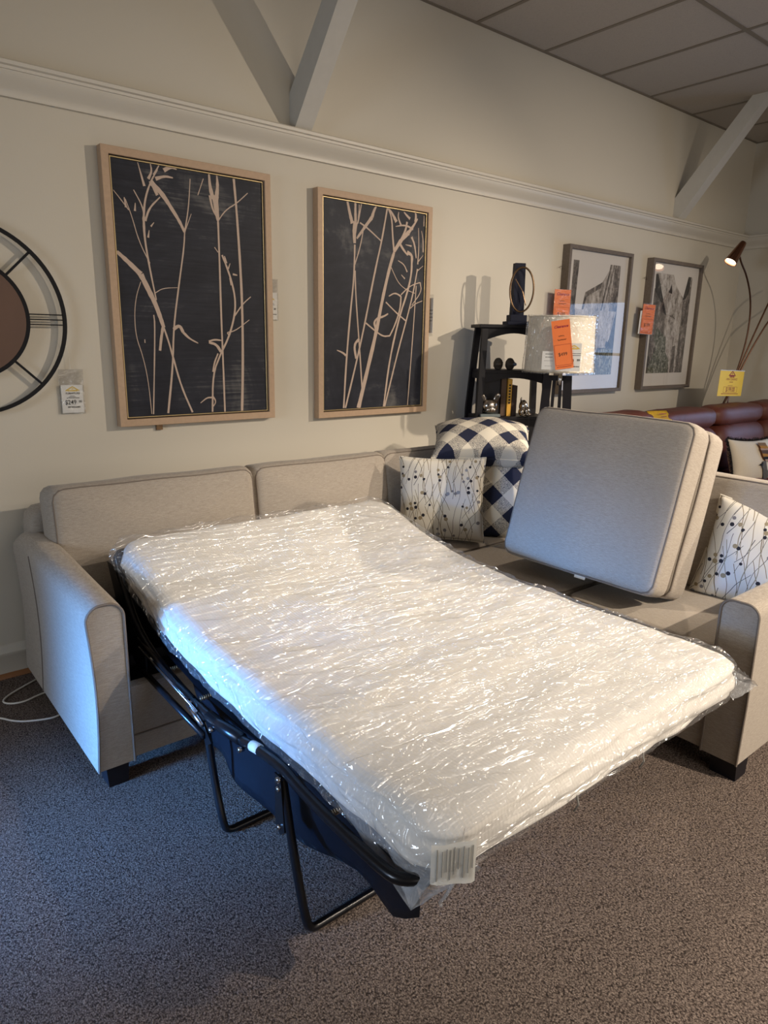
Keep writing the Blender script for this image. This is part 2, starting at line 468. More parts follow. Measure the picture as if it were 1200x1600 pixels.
def ribbon(bm, pts, w0, w1, y=0, it=2):
    P = smoothpath([(a, 0, b) for a, b in pts], it)
    n = len(P); prev = None
    for i, p in enumerate(P):
        d = (P[min(i+1, n-1)]-P[max(i-1, 0)]).normalized(); s = V((-d.z, 0, d.x))
        w = (w0+(w1-w0)*i/(n-1))/2*(1+.25*noise.noise(p*60))
        a, b = bm.verts.new((p.x+s.x*w, y, p.z+s.z*w)), bm.verts.new((p.x-s.x*w, y, p.z-s.z*w))
        if prev: bm.faces.new((prev[0], a, b, prev[1]))
        prev = (a, b)
def textmesh(s, size, mat, parent, x, z, y=-.0015, align='CENTER', name='printed_text', rot=0, sx=1, bold=0.0, shear=0):
    cu = bpy.data.curves.new('txt', 'FONT'); cu.body = s; cu.size = size; cu.align_x = align; cu.align_y = 'CENTER'
    cu.offset = bold; cu.shear = shear; cu.resolution_u = 3
    t = bpy.data.objects.new('txt', cu); C.objects.link(t)
    dg = bpy.context.evaluated_depsgraph_get()
    me = bpy.data.meshes.new_from_object(t.evaluated_get(dg))
    bpy.data.objects.remove(t); bpy.data.curves.remove(cu)
    me.transform(Matrix.Rotation(PI/2, 4, 'X') @ Matrix.Diagonal((sx, 1, 1, 1)))
    me.name = name; me.materials.clear(); me.materials.append(M[mat])
    o = bpy.data.objects.new(name, me); C.objects.link(o); o.parent = parent
    o.matrix_basis = Matrix.Translation((x, y, z)) @ Matrix.Rotation(rot, 4, 'Y')
    return o
def bars(parent, rows, mat, name='small_print', y=-.0013):
    bm = BM()
    for x, z, w, h in rows:
        # broken word-like dashes
        k = -w/2
        while k < w/2-.002:
            l = min(random.uniform(.25, .6)*h*4, w/2-k)
            box(bm, x+k, x+k+l*.8, y, y+.0004, z-h/2, z+h/2); k += l
    return obj(name, bm, mat, parent, 'local')
def roof_logo(parent, x, z, w, mat, y=-.0014):
    bm = BM(); h = w*.32
    ribbon(bm, [(x-w/2, z), (x, z+h)], w*.08, w*.08, y, 0)
    ribbon(bm, [(x, z+h), (x+w/2, z)], w*.08, w*.08, y, 0)
    box(bm, x-w*.07, x+w*.07, y, y+.0003, z+h*.35, z+h*.6)
    box(bm, x-w*.36, x+w*.36, y, y+.0003, z-h*.12, z+h*.22)
    return obj('roof_emblem', bm, mat, parent, 'local')
ART_A= [(9, 5, [(0.228, 0.05), (0.264, 0.272), (0.276, 0.437), (0.315, 0.639), (0.346, 0.791), (0.352, 0.854)]), (9, 22, [(0.352, 0.854), (0.33, 0.898), (0.291, 0.954), (0.256, 1.002), (0.21, 1.04)]), (6, 3, [(0.352, 0.854), (0.376, 0.957), (0.39, 1.08)]), (5, 2, [(0.352, 0.854), (0.388, 0.935)]), (4, 3, [(0.423, 1.017), (0.453, 1.09)]), (8, 7, [(0.348, 0.048), (0.298, 0.171), (0.266, 0.305), (0.248, 0.379), (0.23, 0.436)]), (14, 22, [(0.23, 0.436), (0.216, 0.483), (0.198, 0.538), (0.169, 0.599), (0.14, 0.659)]), (22, 12, [(0.14, 0.659), (0.095, 0.701), (0.043, 0.745)]), (3, 3, [(0.15, 0.05), (0.143, 0.208), (0.125, 0.314), (0.101, 0.393), (0.1, 0.487), (0.113, 0.565), (0.138, 0.628)]), (5, 5, [(0.158, 0.049), (0.19, 0.443), (0.187, 0.49)]), (5, 10, [(0.203, 0.554), (0.188, 0.647), (0.176, 0.73), (0.167, 0.813), (0.168, 0.887)]), (10, 4, [(0.168, 0.887), (0.177, 0.962), (0.206, 1.039), (0.242, 1.095)]), (4, 3, [(0.184, 0.708), (0.141, 0.795), (0.117, 0.896), (0.094, 0.959)]), (5, 2, [(0.106, 0.917), (0.074, 0.956), (0.046, 0.988)]), (8, 3, [(0.172, 0.888), (0.167, 0.939), (0.132, 1.0)]), (10, 4, [(0.175, 0.881), (0.195, 0.935), (0.247, 0.986)]), (12, 2, [(0.18, 1.021), (0.171, 1.056), (0.157, 1.111)]), (12, 2, [(0.199, 1.052), (0.217, 1.084), (0.211, 1.119)]), (10, 2, [(0.224, 1.071), (0.251, 1.115)]), (14, 4, [(0.231, 1.057), (0.273, 1.074), (0.31, 1.072)]), (18, 3, [(0.27, 1.096), (0.3, 1.115), (0.329, 1.109)]), (14, 3, [(0.235, 0.992), (0.221, 1.019), (0.202, 1.042)]), (9, 2, [(0.183, 0.814), (0.189, 0.845)]), (7, 2, [(0.198, 0.861), (0.213, 0.879)]), (9, 2, [(0.132, 0.916), (0.136, 0.949)]), (9, 3, [(0.095, 0.926), (0.09, 0.965)]), (4, 2, [(0.201, 0.585), (0.236, 0.607), (0.305, 0.613)]), (12, 10, [(0.226, 0.436), (0.216, 0.395), (0.206, 0.334)]), (14, 12, [(0.275, 0.429), (0.305, 0.45), (0.321, 0.417)]), (12, 3, [(0.321, 0.417), (0.35, 0.389), (0.392, 0.369)]), (8, 8, [(0.516, 0.04), (0.516, 0.279), (0.515, 0.485), (0.517, 0.734), (0.517, 0.919)]), (10, 34, [(0.517, 0.919), (0.511, 0.973), (0.506, 1.028)]), (20, 6, [(0.496, 1.011), (0.483, 1.063), (0.481, 1.117)]), (20, 5, [(0.514, 1.021), (0.522, 1.069), (0.519, 1.114)]), (5, 4, [(0.517, 0.919), (0.557, 0.971), (0.614, 1.006), (0.674, 1.059)]), (4, 12, [(0.511, 0.934), (0.49, 0.971), (0.481, 1.024)]), (12, 10, [(0.609, 0.04), (0.622, 0.269), (0.628, 0.532), (0.624, 0.742), (0.613, 0.986), (0.604, 1.111)]), (8, 8, [(0.45, 0.045), (0.46, 0.227), (0.506, 0.322)]), (9, 8, [(0.506, 0.322), (0.552, 0.401), (0.585, 0.496), (0.593, 0.573), (0.577, 0.656), (0.547, 0.736), (0.531, 0.772)]), (6, 4, [(0.586, 0.5), (0.632, 0.558), (0.676, 0.592)]), (6, 3, [(0.553, 0.409), (0.539, 0.422), (0.583, 0.427), (0.664, 0.483)]), (14, 8, [(0.506, 0.331), (0.484, 0.365), (0.446, 0.373)]), (8, 6, [(0.446, 0.378), (0.475, 0.387), (0.513, 0.383)]), (8, 6, [(0.461, 0.236), (0.47, 0.279), (0.491, 0.322)]), (8, 3, [(0.451, 0.114), (0.425, 0.115), (0.39, 0.09)]), (8, 3, [(0.452, 0.123), (0.472, 0.095), (0.456, 0.071)]), (10, 3, [(0.583, 0.69), (0.607, 0.687)]), (10, 3, [(0.552, 0.737), (0.543, 0.769)]), (8, 2, [(0.56, 0.713), (0.571, 0.738)]), (6, 2, [(0.572, 0.639), (0.565, 0.672)]), (5, 3, [(0.511, 0.782), (0.494, 0.803)]), (12, 12, [(0.137, 0.375), (0.141, 0.375)])]
ART_B= [(11, 9, [(0.177, 0.047), (0.193, 0.3), (0.217, 0.542), (0.243, 0.748), (0.246, 0.91)]), (14, 30, [(0.245, 0.917), (0.241, 0.97), (0.25, 1.024)]), (22, 10, [(0.229, 1.014), (0.213, 1.057), (0.196, 1.118)]), (16, 10, [(0.25, 1.024), (0.248, 1.083), (0.248, 1.12)]), (9, 5, [(0.264, 1.018), (0.278, 1.072), (0.288, 1.118)]), (7, 4, [(0.268, 1.041), (0.273, 1.086), (0.273, 1.112)]), (9, 20, [(0.259, 0.942), (0.315, 1.008), (0.36, 1.059)]), (20, 6, [(0.36, 1.059), (0.375, 1.099), (0.389, 1.116)]), (8, 6, [(0.279, 1.023), (0.33, 1.002), (0.428, 0.944)]), (6, 6, [(0.247, 0.81), (0.275, 0.882), (0.295, 0.953), (0.304, 1.007)]), (8, 8, [(0.249, 0.779), (0.254, 0.655), (0.287, 0.341), (0.306, 0.131)]), (10, 9, [(0.189, 0.047), (0.266, 0.308), (0.317, 0.497), (0.386, 0.789), (0.431, 0.951), (0.465, 1.117)]), (14, 12, [(0.281, 0.423), (0.244, 0.39), (0.261, 0.316)]), (14, 4, [(0.191, 0.333), (0.167, 0.349), (0.13, 0.361)]), (24, 16, [(0.28, 0.043), (0.337, 0.24), (0.398, 0.45), (0.443, 0.648), (0.489, 0.813), (0.52, 0.896)]), (12, 6, [(0.52, 0.896), (0.507, 0.974), (0.498, 1.075), (0.47, 1.118)]), (16, 24, [(0.52, 0.9), (0.568, 0.964), (0.623, 1.009)]), (14, 10, [(0.547, 0.93), (0.6, 1.015), (0.61, 1.064)]), (20, 6, [(0.623, 1.009), (0.656, 1.045), (0.688, 1.089)]), (20, 5, [(0.532, 1.055), (0.498, 1.098), (0.476, 1.115)]), (16, 4, [(0.631, 1.082), (0.603, 1.099), (0.585, 1.112)]), (18, 4, [(0.672, 1.071), (0.676, 1.111), (0.658, 1.133)]), (12, 3, [(0.565, 1.043), (0.542, 1.08), (0.547, 1.108)]), (12, 3, [(0.656, 1.029), (0.599, 1.047), (0.527, 1.031)]), (16, 8, [(0.557, 0.947), (0.592, 0.91), (0.621, 0.888)]), (18, 10, [(0.615, 0.904), (0.656, 0.891), (0.652, 0.842)]), (14, 6, [(0.646, 0.988), (0.671, 0.95), (0.685, 0.877)]), (9, 3, [(0.698, 0.845), (0.704, 0.944), (0.696, 1.041)]), (8, 3, [(0.737, 0.914), (0.733, 0.988), (0.72, 1.028)]), (7, 3, [(0.737, 1.054), (0.736, 1.11)]), (9, 3, [(0.619, 0.798), (0.595, 0.837), (0.549, 0.854)]), (9, 3, [(0.603, 0.76), (0.576, 0.78)]), (8, 3, [(0.648, 0.939), (0.602, 0.943)]), (10, 12, [(0.463, 0.043), (0.502, 0.316), (0.569, 0.554), (0.623, 0.682), (0.654, 0.792), (0.65, 0.891)]), (9, 8, [(0.471, 0.043), (0.564, 0.359), (0.622, 0.531), (0.669, 0.685), (0.697, 0.82)]), (6, 6, [(0.647, 0.039), (0.677, 0.472), (0.691, 0.728)]), (16, 8, [(0.398, 0.478), (0.381, 0.515), (0.413, 0.541)]), (12, 6, [(0.413, 0.537), (0.457, 0.55), (0.484, 0.564)]), (8, 8, [(0.325, 0.509), (0.382, 0.474), (0.448, 0.438), (0.499, 0.443)]), (8, 10, [(0.499, 0.443), (0.537, 0.503), (0.574, 0.596), (0.577, 0.663)]), (10, 5, [(0.577, 0.663), (0.531, 0.681), (0.487, 0.659)]), (7, 7, [(0.466, 0.626), (0.546, 0.57), (0.616, 0.53)]), (4, 4, [(0.5, 0.814), (0.552, 0.736), (0.61, 0.702), (0.681, 0.685)]), (6, 5, [(0.577, 0.672), (0.644, 0.725), (0.72, 0.747)]), (7, 4, [(0.72, 0.747), (0.734, 0.697), (0.66, 0.617)]), (5, 4, [(0.649, 0.599), (0.683, 0.626), (0.742, 0.646)]), (6, 2, [(0.7, 0.812), (0.74, 0.84)]), (6, 2, [(0.703, 0.862), (0.737, 0.898)])]

# ---------------------------------------------------------------- camera
cam_d = bpy.data.cameras.new('camera'); cam = bpy.data.objects.new('camera', cam_d); C.objects.link(cam)
cam_d.sensor_fit = 'VERTICAL'; cam_d.sensor_height = 36; cam_d.sensor_width = 27
cam_d.lens = 1077.4144/1600*36; cam_d.clip_start = .05; cam_d.clip_end = 60
F_ = V((0.61504244, 0.75038479, -0.24216825)); R_ = V((0.77609934, -0.63035795, 0.0178513)); U_ = V((0.13925733, 0.19892593, 0.97007003))
mc = Matrix((R_, U_, -F_)).transposed().to_4x4(); mc.translation = V((0, -3.1738, 1.4598))
cam.matrix_world = mc
bpy.context.scene.camera = cam

# ---------------------------------------------------------------- the room
XR, XL, YF, ZC = 6.82, -2.6, -8.0, 3.222
floor = structure(obj('floor', bx(XL, XR, YF, 0, -.08, 0), 'carpet'))
structure(obj('ceiling', bx(XL, XR, YF, 0, ZC, ZC+.06), 'ceiling'))
structure(obj('wall_back', bx(XL-.12, XR+.12, 0, .12, -.08, ZC+.06), 'wall'))
structure(obj('wall_front', bx(XL-.12, XR+.12, YF-.12, YF, -.08, ZC+.06), 'wall'))
def wall_with_hole(name, x0, x1, ya, yb, za, zb):
    bm = BM()
    box(bm, x0, x1, YF, ya, -.08, ZC+.06); box(bm, x0, x1, yb, 0, -.08, ZC+.06)
    box(bm, x0, x1, ya, yb, -.08, za); box(bm, x0, x1, ya, yb, zb, ZC+.06)
    return structure(obj(name, bm, 'wall'))
RW = (-2.55, -.95, .75, 1.95); LW = (-2.6, -.6, .35, 2.1)
wall_with_hole('wall_right', XR, XR+.12, *RW)
wall_with_hole('wall_left', XL-.12, XL, *LW)
def window(name, x, ya, yb, za, zb, s):
    e = bpy.data.objects.new(name, None); C.objects.link(e); e.location = (x, (ya+yb)/2, za); e['kind'] = 'structure'
    bm = BM(); t = .05
    box(bm, x-.02, x+.06, ya, yb, za, za+t); box(bm, x-.02, x+.06, ya, yb, zb-t, zb)
    box(bm, x-.02, x+.06, ya, ya+t, za, zb); box(bm, x-.02, x+.06, yb-t, yb, za, zb)
    box(bm, x, x+.04, ya, yb, (za+zb)/2-.015, (za+zb)/2+.015)
    obj('window_frame', bm, 'trim', e)
    obj('window_pane', bx(x+.018, x+.022, ya+t, yb-t, za+t, zb-t), 'glass', e)
window('window_1', XR+.04, *RW, 1)
window('window_2', XL-.08, *LW, -1)

# crown moulding at the head of the lower wall, running round the corner
prof = [(0, 2.325), (.016, 2.325), (.017, 2.334), (.018, 2.342), (.024, 2.352), (.040, 2.366), (.056, 2.384), (.064, 2.396), (.066, 2.404), (.072, 2.404), (.074, 2.414), (.084, 2.418), (.086, 2.430), (.080, 2.436), (0, 2.440)]
structure(obj('trim_1', extr(BM(), [(-a, b) for a, b in prof], 'x', XL, XR), 'trim', angle=40))
structure(obj('trim_2', extr(BM(), [(XR-a, b) for a, b in prof], 'y', YF, 0), 'trim', angle=40))
bprof = [(0, 0), (.016, 0), (.016, .095), (.020, .10), (.020, .112), (.012, .12), (.010, .136), (.006, .142), (0, .145)]
structure(obj('baseboard_back', extr(BM(), [(-a, b) for a, b in bprof], 'x', XL, XR), 'trim', angle=40))
structure(obj('baseboard_right', extr(BM(), [(XR-a, b) for a, b in bprof], 'y', YF, 0), 'trim', angle=40))
structure(obj('trim_3', extr(BM(), [(-.016, 0), (-.034, 0), (-.033, .008), (-.028, .015), (-.016, .019)], 'x', XL, XR), 'shoe', angle=40))
# suspended ceiling grid
bm = BM(); X0, S = 3.2109, .61
x = X0-9*S
while x < XR:
    if x > XL: box(bm, x-.012, x+.012, YF, 0, ZC-.004, ZC+.001)
    x += S
for k in range(7): box(bm, XL, XR, -.967-1.22*k-.012, -.967-1.22*k+.012, ZC-.005, ZC+.001)
box(bm, XL, XR, -.018, 0, ZC-.006, ZC+.001); box(bm, XR-.018, XR, YF, 0, ZC-.006, ZC+.001)
structure(obj('trim_4', bm, 'tbar'))
# sloping timber braces from the wall up into the ceiling
def brace(n, x0, x1, dy, w=.13):
    bm = BM()
    out = [(0, 2.44), (-.045, 2.44), (-dy, ZC), (-dy+.125, ZC), (0, 2.60)]
    extr(bm, out, 'x', x0, x1)
    structure(obj('trim_%d' % n, bm, 'brace'))
brace(5, 1.965, 2.06, .70); brace(6, 5.55, 5.65, .64)

# ---------------------------------------------------------------- sleeper sofa (left half of the sectional)
sl = thing('sleeper_sofa', 'oatmeal fabric sleeper sofa against the wall with its bed pulled out', 'sofa', (1.4, -.6, 0))
def arm_profile(x0, x1, zt, bow, n=10):
    w = x1-x0; r = w*.42; pts = []
    pts.append((x0, .08)); 
    for k in range(1, 8): 
        q = k/8; pts.append((x0+bow*math.sin(q*PI), .08+(zt-r-.08)*q))
    for k in range(n+1):
        a = PI-k*PI/2/n; pts.append((x0+r+r*math.cos(a), zt-r+r*math.sin(a)*1.0))
    for k in range(n+1):
        a = PI/2-k*PI/2/n; pts.append((x1-r+r*math.cos(a), zt-r+r*math.sin(a)))
    pts.append((x1, .08))
    return pts
bm = BM(); rings = []
ys = [-1.075, -1.08, -1.06] ; 
secs = [(-1.072, .985, .645), (-1.08, 1, .65), (-1.06, 1, .655), (-.9, 1, .662), (-.7, 1, .672), (-.5, 1, .684), (-.3, 1, .69), (-.18, 1, .68), (-.12, 1, .655)]
for y, s, zt in secs:
    pr = arm_profile(.538, .66, zt, .012)
    cx = .6
    rings.append([bm.verts.new((cx+(p[0]-cx)*s, y, .08+(p[1]-.08)*s)) for p in pr])
for A, B in zip(rings[1:], rings[2:]):
    n = len(A)
    for k in range(n): bm.faces.new((A[k], B[k], B[(k+1) % n], A[(k+1) % n]))
bm.faces.new(rings[1]); bm.faces.new(rings[-1][::-1])
for v in rings[0]: bm.verts.remove(v)
bmesh.ops.recalc_face_normals(bm, faces=bm.faces)
arm = obj('arm', bm, 'fabric', sl, angle=50)
pr = arm_profile(.541, .657, .648, .012)
obj('welt_cord', tube(BM(), [(a, -1.083, b) for a, b in pr], .0045, 6), 'piping', arm)
obj('seam', tube(BM(), [(.5365+.012*math.sin(k/8*PI), -.40, .08+.56*k/8) for k in range(9)], .0022, 5), 'piping', arm)
def foot(parent, x, y, w=.075, h=.08, t=.85):
    bm = BM(); extr(bm, [(-w/2*t, 0), (w/2*t, 0), (w/2, h), (-w/2, h)], 'y', -w/2, w/2)
    bmesh.ops.translate(bm, verts=bm.verts, vec=(x, y, 0))
    obj('foot', bm, 'black_wood', parent)
foot(sl, .606, -1.025); foot(sl, .606, -.2); foot(sl, 2.14, -.2)
obj('front_rail', bx(.66, 2.20, -1.02, -.97, .05, .315, .008), 'fabric', sl, angle=40)
obj('welt_cord', tube(BM(), [(.66, -1.022, .135), (2.2, -1.022, .135)], .003, 6), 'piping', sl)
bm = BM()
box(bm, .662, .674, -.98, -.28, .12, .60); box(bm, 2.19, 2.20, -.97, -.28, .12, .44); box(bm, .662, 2.2, -.30, -.28, .12, .60); box(bm, .662, 2.2, -.97, -.28, .10, .12)
obj('bed_well', bm, 'vinyl', sl)
obj('back_frame', softbox(1.64, .17, .70, .06, .03, .004, seed=2), 'fabric', sl, basis((1.415, -.135, .42), (1, 0, 0), (0, -1, 0)), smooth=True)
cushion(sl, (1.065, -.345, .637), (1, 0, 0), (0, -1, .16), (.88, .19, .49), .045, .045, .030, 3)
cushion(sl, (1.905, -.33, .637), (1, 0, 0), (0, -1, .16), (.80, .19, .48), .045, .045, .032, 5)

# the pulled-out bed mechanism
def rail_pts(x, s=1):
    return [(x, -.70, .665), (x, -.735, .61), (x, -.79, .52), (x, -.89, .44), (x, -1.04, .398), (x, -1.25, .372), (x, -1.42, .368), (x, -1.60, .385), (x, -1.75, .415), (x, -1.86, .424), (x, -1.93, .41), (x, -2.06, .402), (x, -2.25, .40)]
L_, R2 = .770, 2.0
path = rail_pts(L_) + [(L_+.01, -2.30, .40), (L_+.08, -2.335, .40)] + [(R2-.08, -2.335, .40), (R2-.01, -2.30, .40)] + rail_pts(R2, -1)[::-1]
obj('bed_rail', tube(BM(), smoothpath(path, 2), .0135, 10), 'black_metal', sl, smooth=True)
bm = BM(); tube(bm, smoothpath([(L_, -.70, .665), (L_+.02, -.67, .685), (L_+.10, -.66, .66), (L_+.2, -.68, .62), (R2-.2, -.68, .62), (R2-.02, -.66, .62), (R2, -.68, .62)], 2), .0135, 10)
obj('head_rail', bm, 'black_metal', sl, smooth=True)
# sleeve joint, label and rivets on the near rail
jt = obj('rail_sleeve', tube(BM(), [(L_-.001, -1.44, .372), (L_-.001, -1.52, .378), (L_-.001, -1.64, .396)], .018, 10), 'black_metal', sl, smooth=True)
obj('rail_label', tube(BM(), [(L_, -1.70, .4065), (L_, -1.74, .4145)], .0145, 10), 'card_white', sl, smooth=True)
for yy, zz in ((-1.03, .40), (-1.34, .375), (-1.48, .352), (-1.66, .380), (-1.862, .40)):
    obj('rivet', tube(BM(), [(L_-.022, yy, zz), (L_-.006, yy, zz)], .008, 8), 'steel', sl, smooth=True)
def bar(parent, name, a, b, r, mat='black_metal', flat=1.0):
    return obj(name, tube(BM(), [a, b], r, 8, flat=flat), mat, parent, smooth=True)
for X in (.760, 2.035):
    bar(sl, 'link_bar', (X, -.90, .425), (X, -1.435, .362), .009)
    bar(sl, 'link_bar', (X-.006, -.94, .318), (X-.006, -1.43, .308), .011)
    bar(sl, 'link_bar', (X, -1.10, .395), (X, -1.33, .385), .014, flat=.4)
    bm = BM(); extr(bm, [(-1.30, .39), (-1.36, .39), (-1.47, .30), (-1.44, .28), (-1.40, .30)], 'x', X-.003, X+.003)
    obj('hinge_plate', bm, 'black_metal', sl)
    bm = BM(); extr(bm, [(-.62, .64), (-.70, .64), (-.86, .44), (-.96, .40), (-.96, .30), (-.84, .32), (-.74, .42)], 'x', X-.003, X+.003)
    obj('hinge_plate', bm, 'black_metal', sl)
bar(sl, 'gas_strut', (.748, -.93, .408), (.748, -1.40, .375), .004, 'steel')
bar(sl, 'gas_strut', (.746, -1.34, .374), (.746, -1.44, .350), .008, 'steel')
def ubar(y0, z0, y1, name='bed_leg'):
    a, b = .768, 2.03
    m = .012
    pts = [(a, y0, z0), (a, (y0+y1)/2, z0*.5), (a, y1, .05), (a+.012, y1-.004, m), (a+.06, y1-.004, m), (b-.06, y1-.004, m), (b-.012, y1-.004, m), (b, y1, .05), (b, (y0+y1)/2, z0*.5), (b, y0, z0)]
    return obj(name, tube(BM(), smoothpath(pts, 2), .0115, 10), 'black_metal', sl, smooth=True)
ubar(-1.42, .31, -1.50); ubar(-1.855, .405, -1.955)
bm = BM(); extr(bm, [(-1.842, .41), (-1.870, .41), (-1.885, .26), (-1.862, .24), (-1.842, .26)], 'x', .754, .758); obj('leg_bracket', bm, 'black_metal', sl)
for zz in (.375, .265): obj('rivet', tube(BM(), [(.748, -1.862, zz), (.756, -1.862, zz)], .007, 8), 'steel', sl, smooth=True)
# sprung deck under the mattress and the vinyl skirt that droops below it
bm = BM(); g = []
YY = [-.70, -.85, -1.05, -1.3, -1.6, -1.9, -2.2, -2.34]; ZZ = [.60, .50, .42, .385, .40, .425, .41, .405]
for y, z in zip(YY, ZZ): g.append([bm.verts.new((x, y, z-.004+.006*math.sin(x*17+y*9))) for x in [.80+.02*k+.0 for k in range(0, 61, 4)]])
for A, B in zip(g, g[1:]):
    for k in range(len(A)-1): bm.faces.new((A[k], A[k+1], B[k+1], B[k]))
r = bmesh.ops.solidify(bm, geom=bm.faces[:], thickness=.004)
obj('deck_sheet', bm, 'vinyl', sl, smooth=True)
bm = BM(); g = []
for i in range(25):
    q = i/24; y = -1.22-q*1.06
    zt = .375+.03*min(1, q*1.6); zb = (.13+.05*q+.012*math.sin(q*9)) if q < .93 else .19+.9*(q-.93)
    row = []
    for j in range(9):
        s = j/8; row.append(bm.verts.new((.815+.035*s+.022*math.sin(q*7+s*2.4)*s+.01*math.sin(q*19)*s, y, zt+(zb-zt)*s)))
    g.append(row)
for A, B in zip(g, g[1:]):
    for k in range(8): bm.faces.new((A[k], A[k+1], B[k+1], B[k]))
bmesh.ops.solidify(bm, geom=bm.faces[:], thickness=.003)
obj('skirt_sheet', bm, 'vinyl', sl, smooth=True)
bm = BM()
for k in range(24): pass
def coil(a, b, r, turns):
    a, b = V(a), V(b); d = (b-a); pts = []
    s = d.normalized().cross(V((0, 0, 1))).normalized(); u = s.cross(d.normalized())
    for i in range(turns*8+1):
        t = i/(turns*8); pts.append(a+d*t+s*math.cos(t*turns*2*PI)*r+u*math.sin(t*turns*2*PI)*r)
    return pts
for yy in (-2.05, -1.36, -1.12):
    zz = .405 if yy < -1.5 else .39
    obj('deck_spring', tube(BM(), coil((.775, yy, zz), (.815, yy, zz), .007, 6), .0016, 5), 'brass', sl, smooth=True)

# ---------------------------------------------------------------- mattress and its plastic bag
def zcurve(y):
    pts = [(-2.42, 0), (-2.1, -.003), (-1.7, -.004), (-1.4, .004), (-1.2, .022), (-1.05, .05), (-.9, .09), (-.75, .135), (-.6, .175), (-.5, .2)]
    for (a, za), (b, zb) in zip(pts, pts[1:]):
        if y <= b: 
            t = max(0, (y-a)/(b-a)); t = t
            return za+(zb-za)*t
    return pts[-1][1]
def zc(y): return sum(zcurve(y+d) for d in (-.08, -.04, 0, .04, .08))/5
def slab(nx, ny, nz, hx, hy, z0, z1, rc, re, fn):
    """dense grid block, rounded in plan (rc) and on its rims (re), then deformed by fn(p, nrm, top)"""
    bm = BM(); vs = {}
    def vert(i, j, k):
        if (i, j, k) in vs: return vs[i, j, k]
        x = -hx+2*hx*i/nx; y = -hy+2*hy*j/ny; z = k/nz
        qx = max(-hx+rc, min(hx-rc, x)); qy = max(-hy+rc, min(hy-rc, y)); dx, dy = x-qx, y-qy
        l = math.hypot(dx, dy); m = max(abs(dx), abs(dy))
        if l > 1e-9: dx, dy = dx*m/l, dy*m/l
        # edge distance
        if m > 1e-9: e = rc-m; nx_, ny_ = dx/m, dy/m
        else: e = 9; nx_, ny_ = 0, 0
        ez = min(hx-abs(x), hy-abs(y)) if e == 9 else e
        X, Y = qx+dx, qy+dy
        T = z1-z0; zz = z0+z*T; f = min(zz-z0, z1-zz)
        if ez < re and f < re and m > 1e-9:
            a, b = re-ez, re-f; ln = math.hypot(a, b); mm = max(a, b)
            if ln > 1e-9:
                a, b = a*mm/ln, b*mm/ln
                sh = (re-a)-ez
                X -= nx_*sh; Y -= ny_*sh
                zz = z0+re-b if zz-z0 < z1-zz else z1-re+b
        v = bm.verts.new(fn(V((X, Y, zz)), V((nx_, ny_, 0)), z, ez)); vs[i, j, k] = v
        return v
    def q(*ids):
        bm.faces.new([vert(*t) for t in ids])
    for i in range(nx):
        for j in range(ny):
            q((i, j, nz), (i+1, j, nz), (i+1, j+1, nz), (i, j+1, nz)); q((i, j, 0), (i, j+1, 0), (i+1, j+1, 0), (i+1, j, 0))
    for k in range(nz):
        for i in range(nx):
            q((i, 0, k), (i+1, 0, k), (i+1, 0, k+1), (i, 0, k+1)); q((i+1, ny, k), (i, ny, k), (i, ny, k+1), (i+1, ny, k+1))
        for j in range(ny):
            q((0, j+1, k), (0, j, k), (0, j, k+1), (0, j+1, k+1)); q((nx, j, k), (nx, j+1, k), (nx, j+1, k+1), (nx, j, k+1))
    return bm
MX, MY = 1.418, -1.515
def fm(p, nr, z, ez):
    X, Y = p.x+MX, p.y+MY
    foot = max(0, 1-(Y+2.42)/.25)
    side = 1-min(1, max(0, ez)/.05)
    zz = p.z+zc(Y)
    w = noise.noise(V((X*2.6, Y*5, 0)))*.010 + noise.noise(V((X*7, Y*16, 2)))*.004
    zz += w*(1 if z > .5 else .4)
    # horizontal gathers on the border
    if nr.length > .1 and 0 < z < 1:
        g_ = math.sin(z*15+noise.noise(V((X*3, Y*3, 5)))*5)*.006+noise.noise(V((X*9, Y*9, z*6)))*.009
        X += nr.x*g_; Y += nr.y*g_
        zz += noise.noise(V((X*6, Y*6, 9)))*.008
    return V((X, Y, zz))
mt = thing('sleeper_mattress', 'white quilted fold-out mattress in a clear plastic bag on the pulled-out bed', 'mattress', (MX, MY, .42))
obj('ticking', slab(90, 120, 10, .639, .885, .432, .562, .10, .055, fm), 'mattress', mt, smooth=True)
def ridge(v, p=2): return (1-min(1, abs(noise.noise(v))*2.2))**p
def fp(p, nr, z, ez):
    X, Y = p.x+MX, p.y+MY
    zz = p.z+zc(Y)
    w0 = noise.noise(V((X*2.6, Y*5, 0)))*.010 + noise.noise(V((X*7, Y*16, 2)))*.004
    a = V((X*2.2+noise.noise(V((X*2, Y*2, 1)))*1.3, Y*13+X*2.5, 3.3))
    b = V((X*9, Y*5+X*3, 7.1))
    c = V((X*5+Y*8, Y*3, 11.))
    near = max(0, 1-(X-.74)/.28)
    w = .009*ridge(a, 3)+.004*ridge(b, 4)+near*.013*ridge(c, 3)
    out = .006
    if z > .5: zz += w0+w+.003
    else: zz += w0*.4-.004
    sd = 1-min(1, max(0, ez)/.06)
    if nr.length > .1:
        k = V((X*11, Y*11, z*2.5)); 
        o_ = .001+.006*math.sin(z*15+noise.noise(V((X*3, Y*3, 5)))*5)+.005*ridge(k, 2)
        hd = max(0, (Y+.78)/.15) if nr.y > .3 or Y > -.75 else 0
        o_ += .035*min(1, hd)*(1-abs(z-.5))
        if X < .85: o_ += .006+.006*ridge(V((X, Y*9, z*2)), 1)
        X += nr.x*o_*sd; Y += nr.y*o_*sd
        if Y > -.72: zz += .012*sd*ridge(V((X*4, Y*4, 1)), 1)
    return V((X, Y, zz))
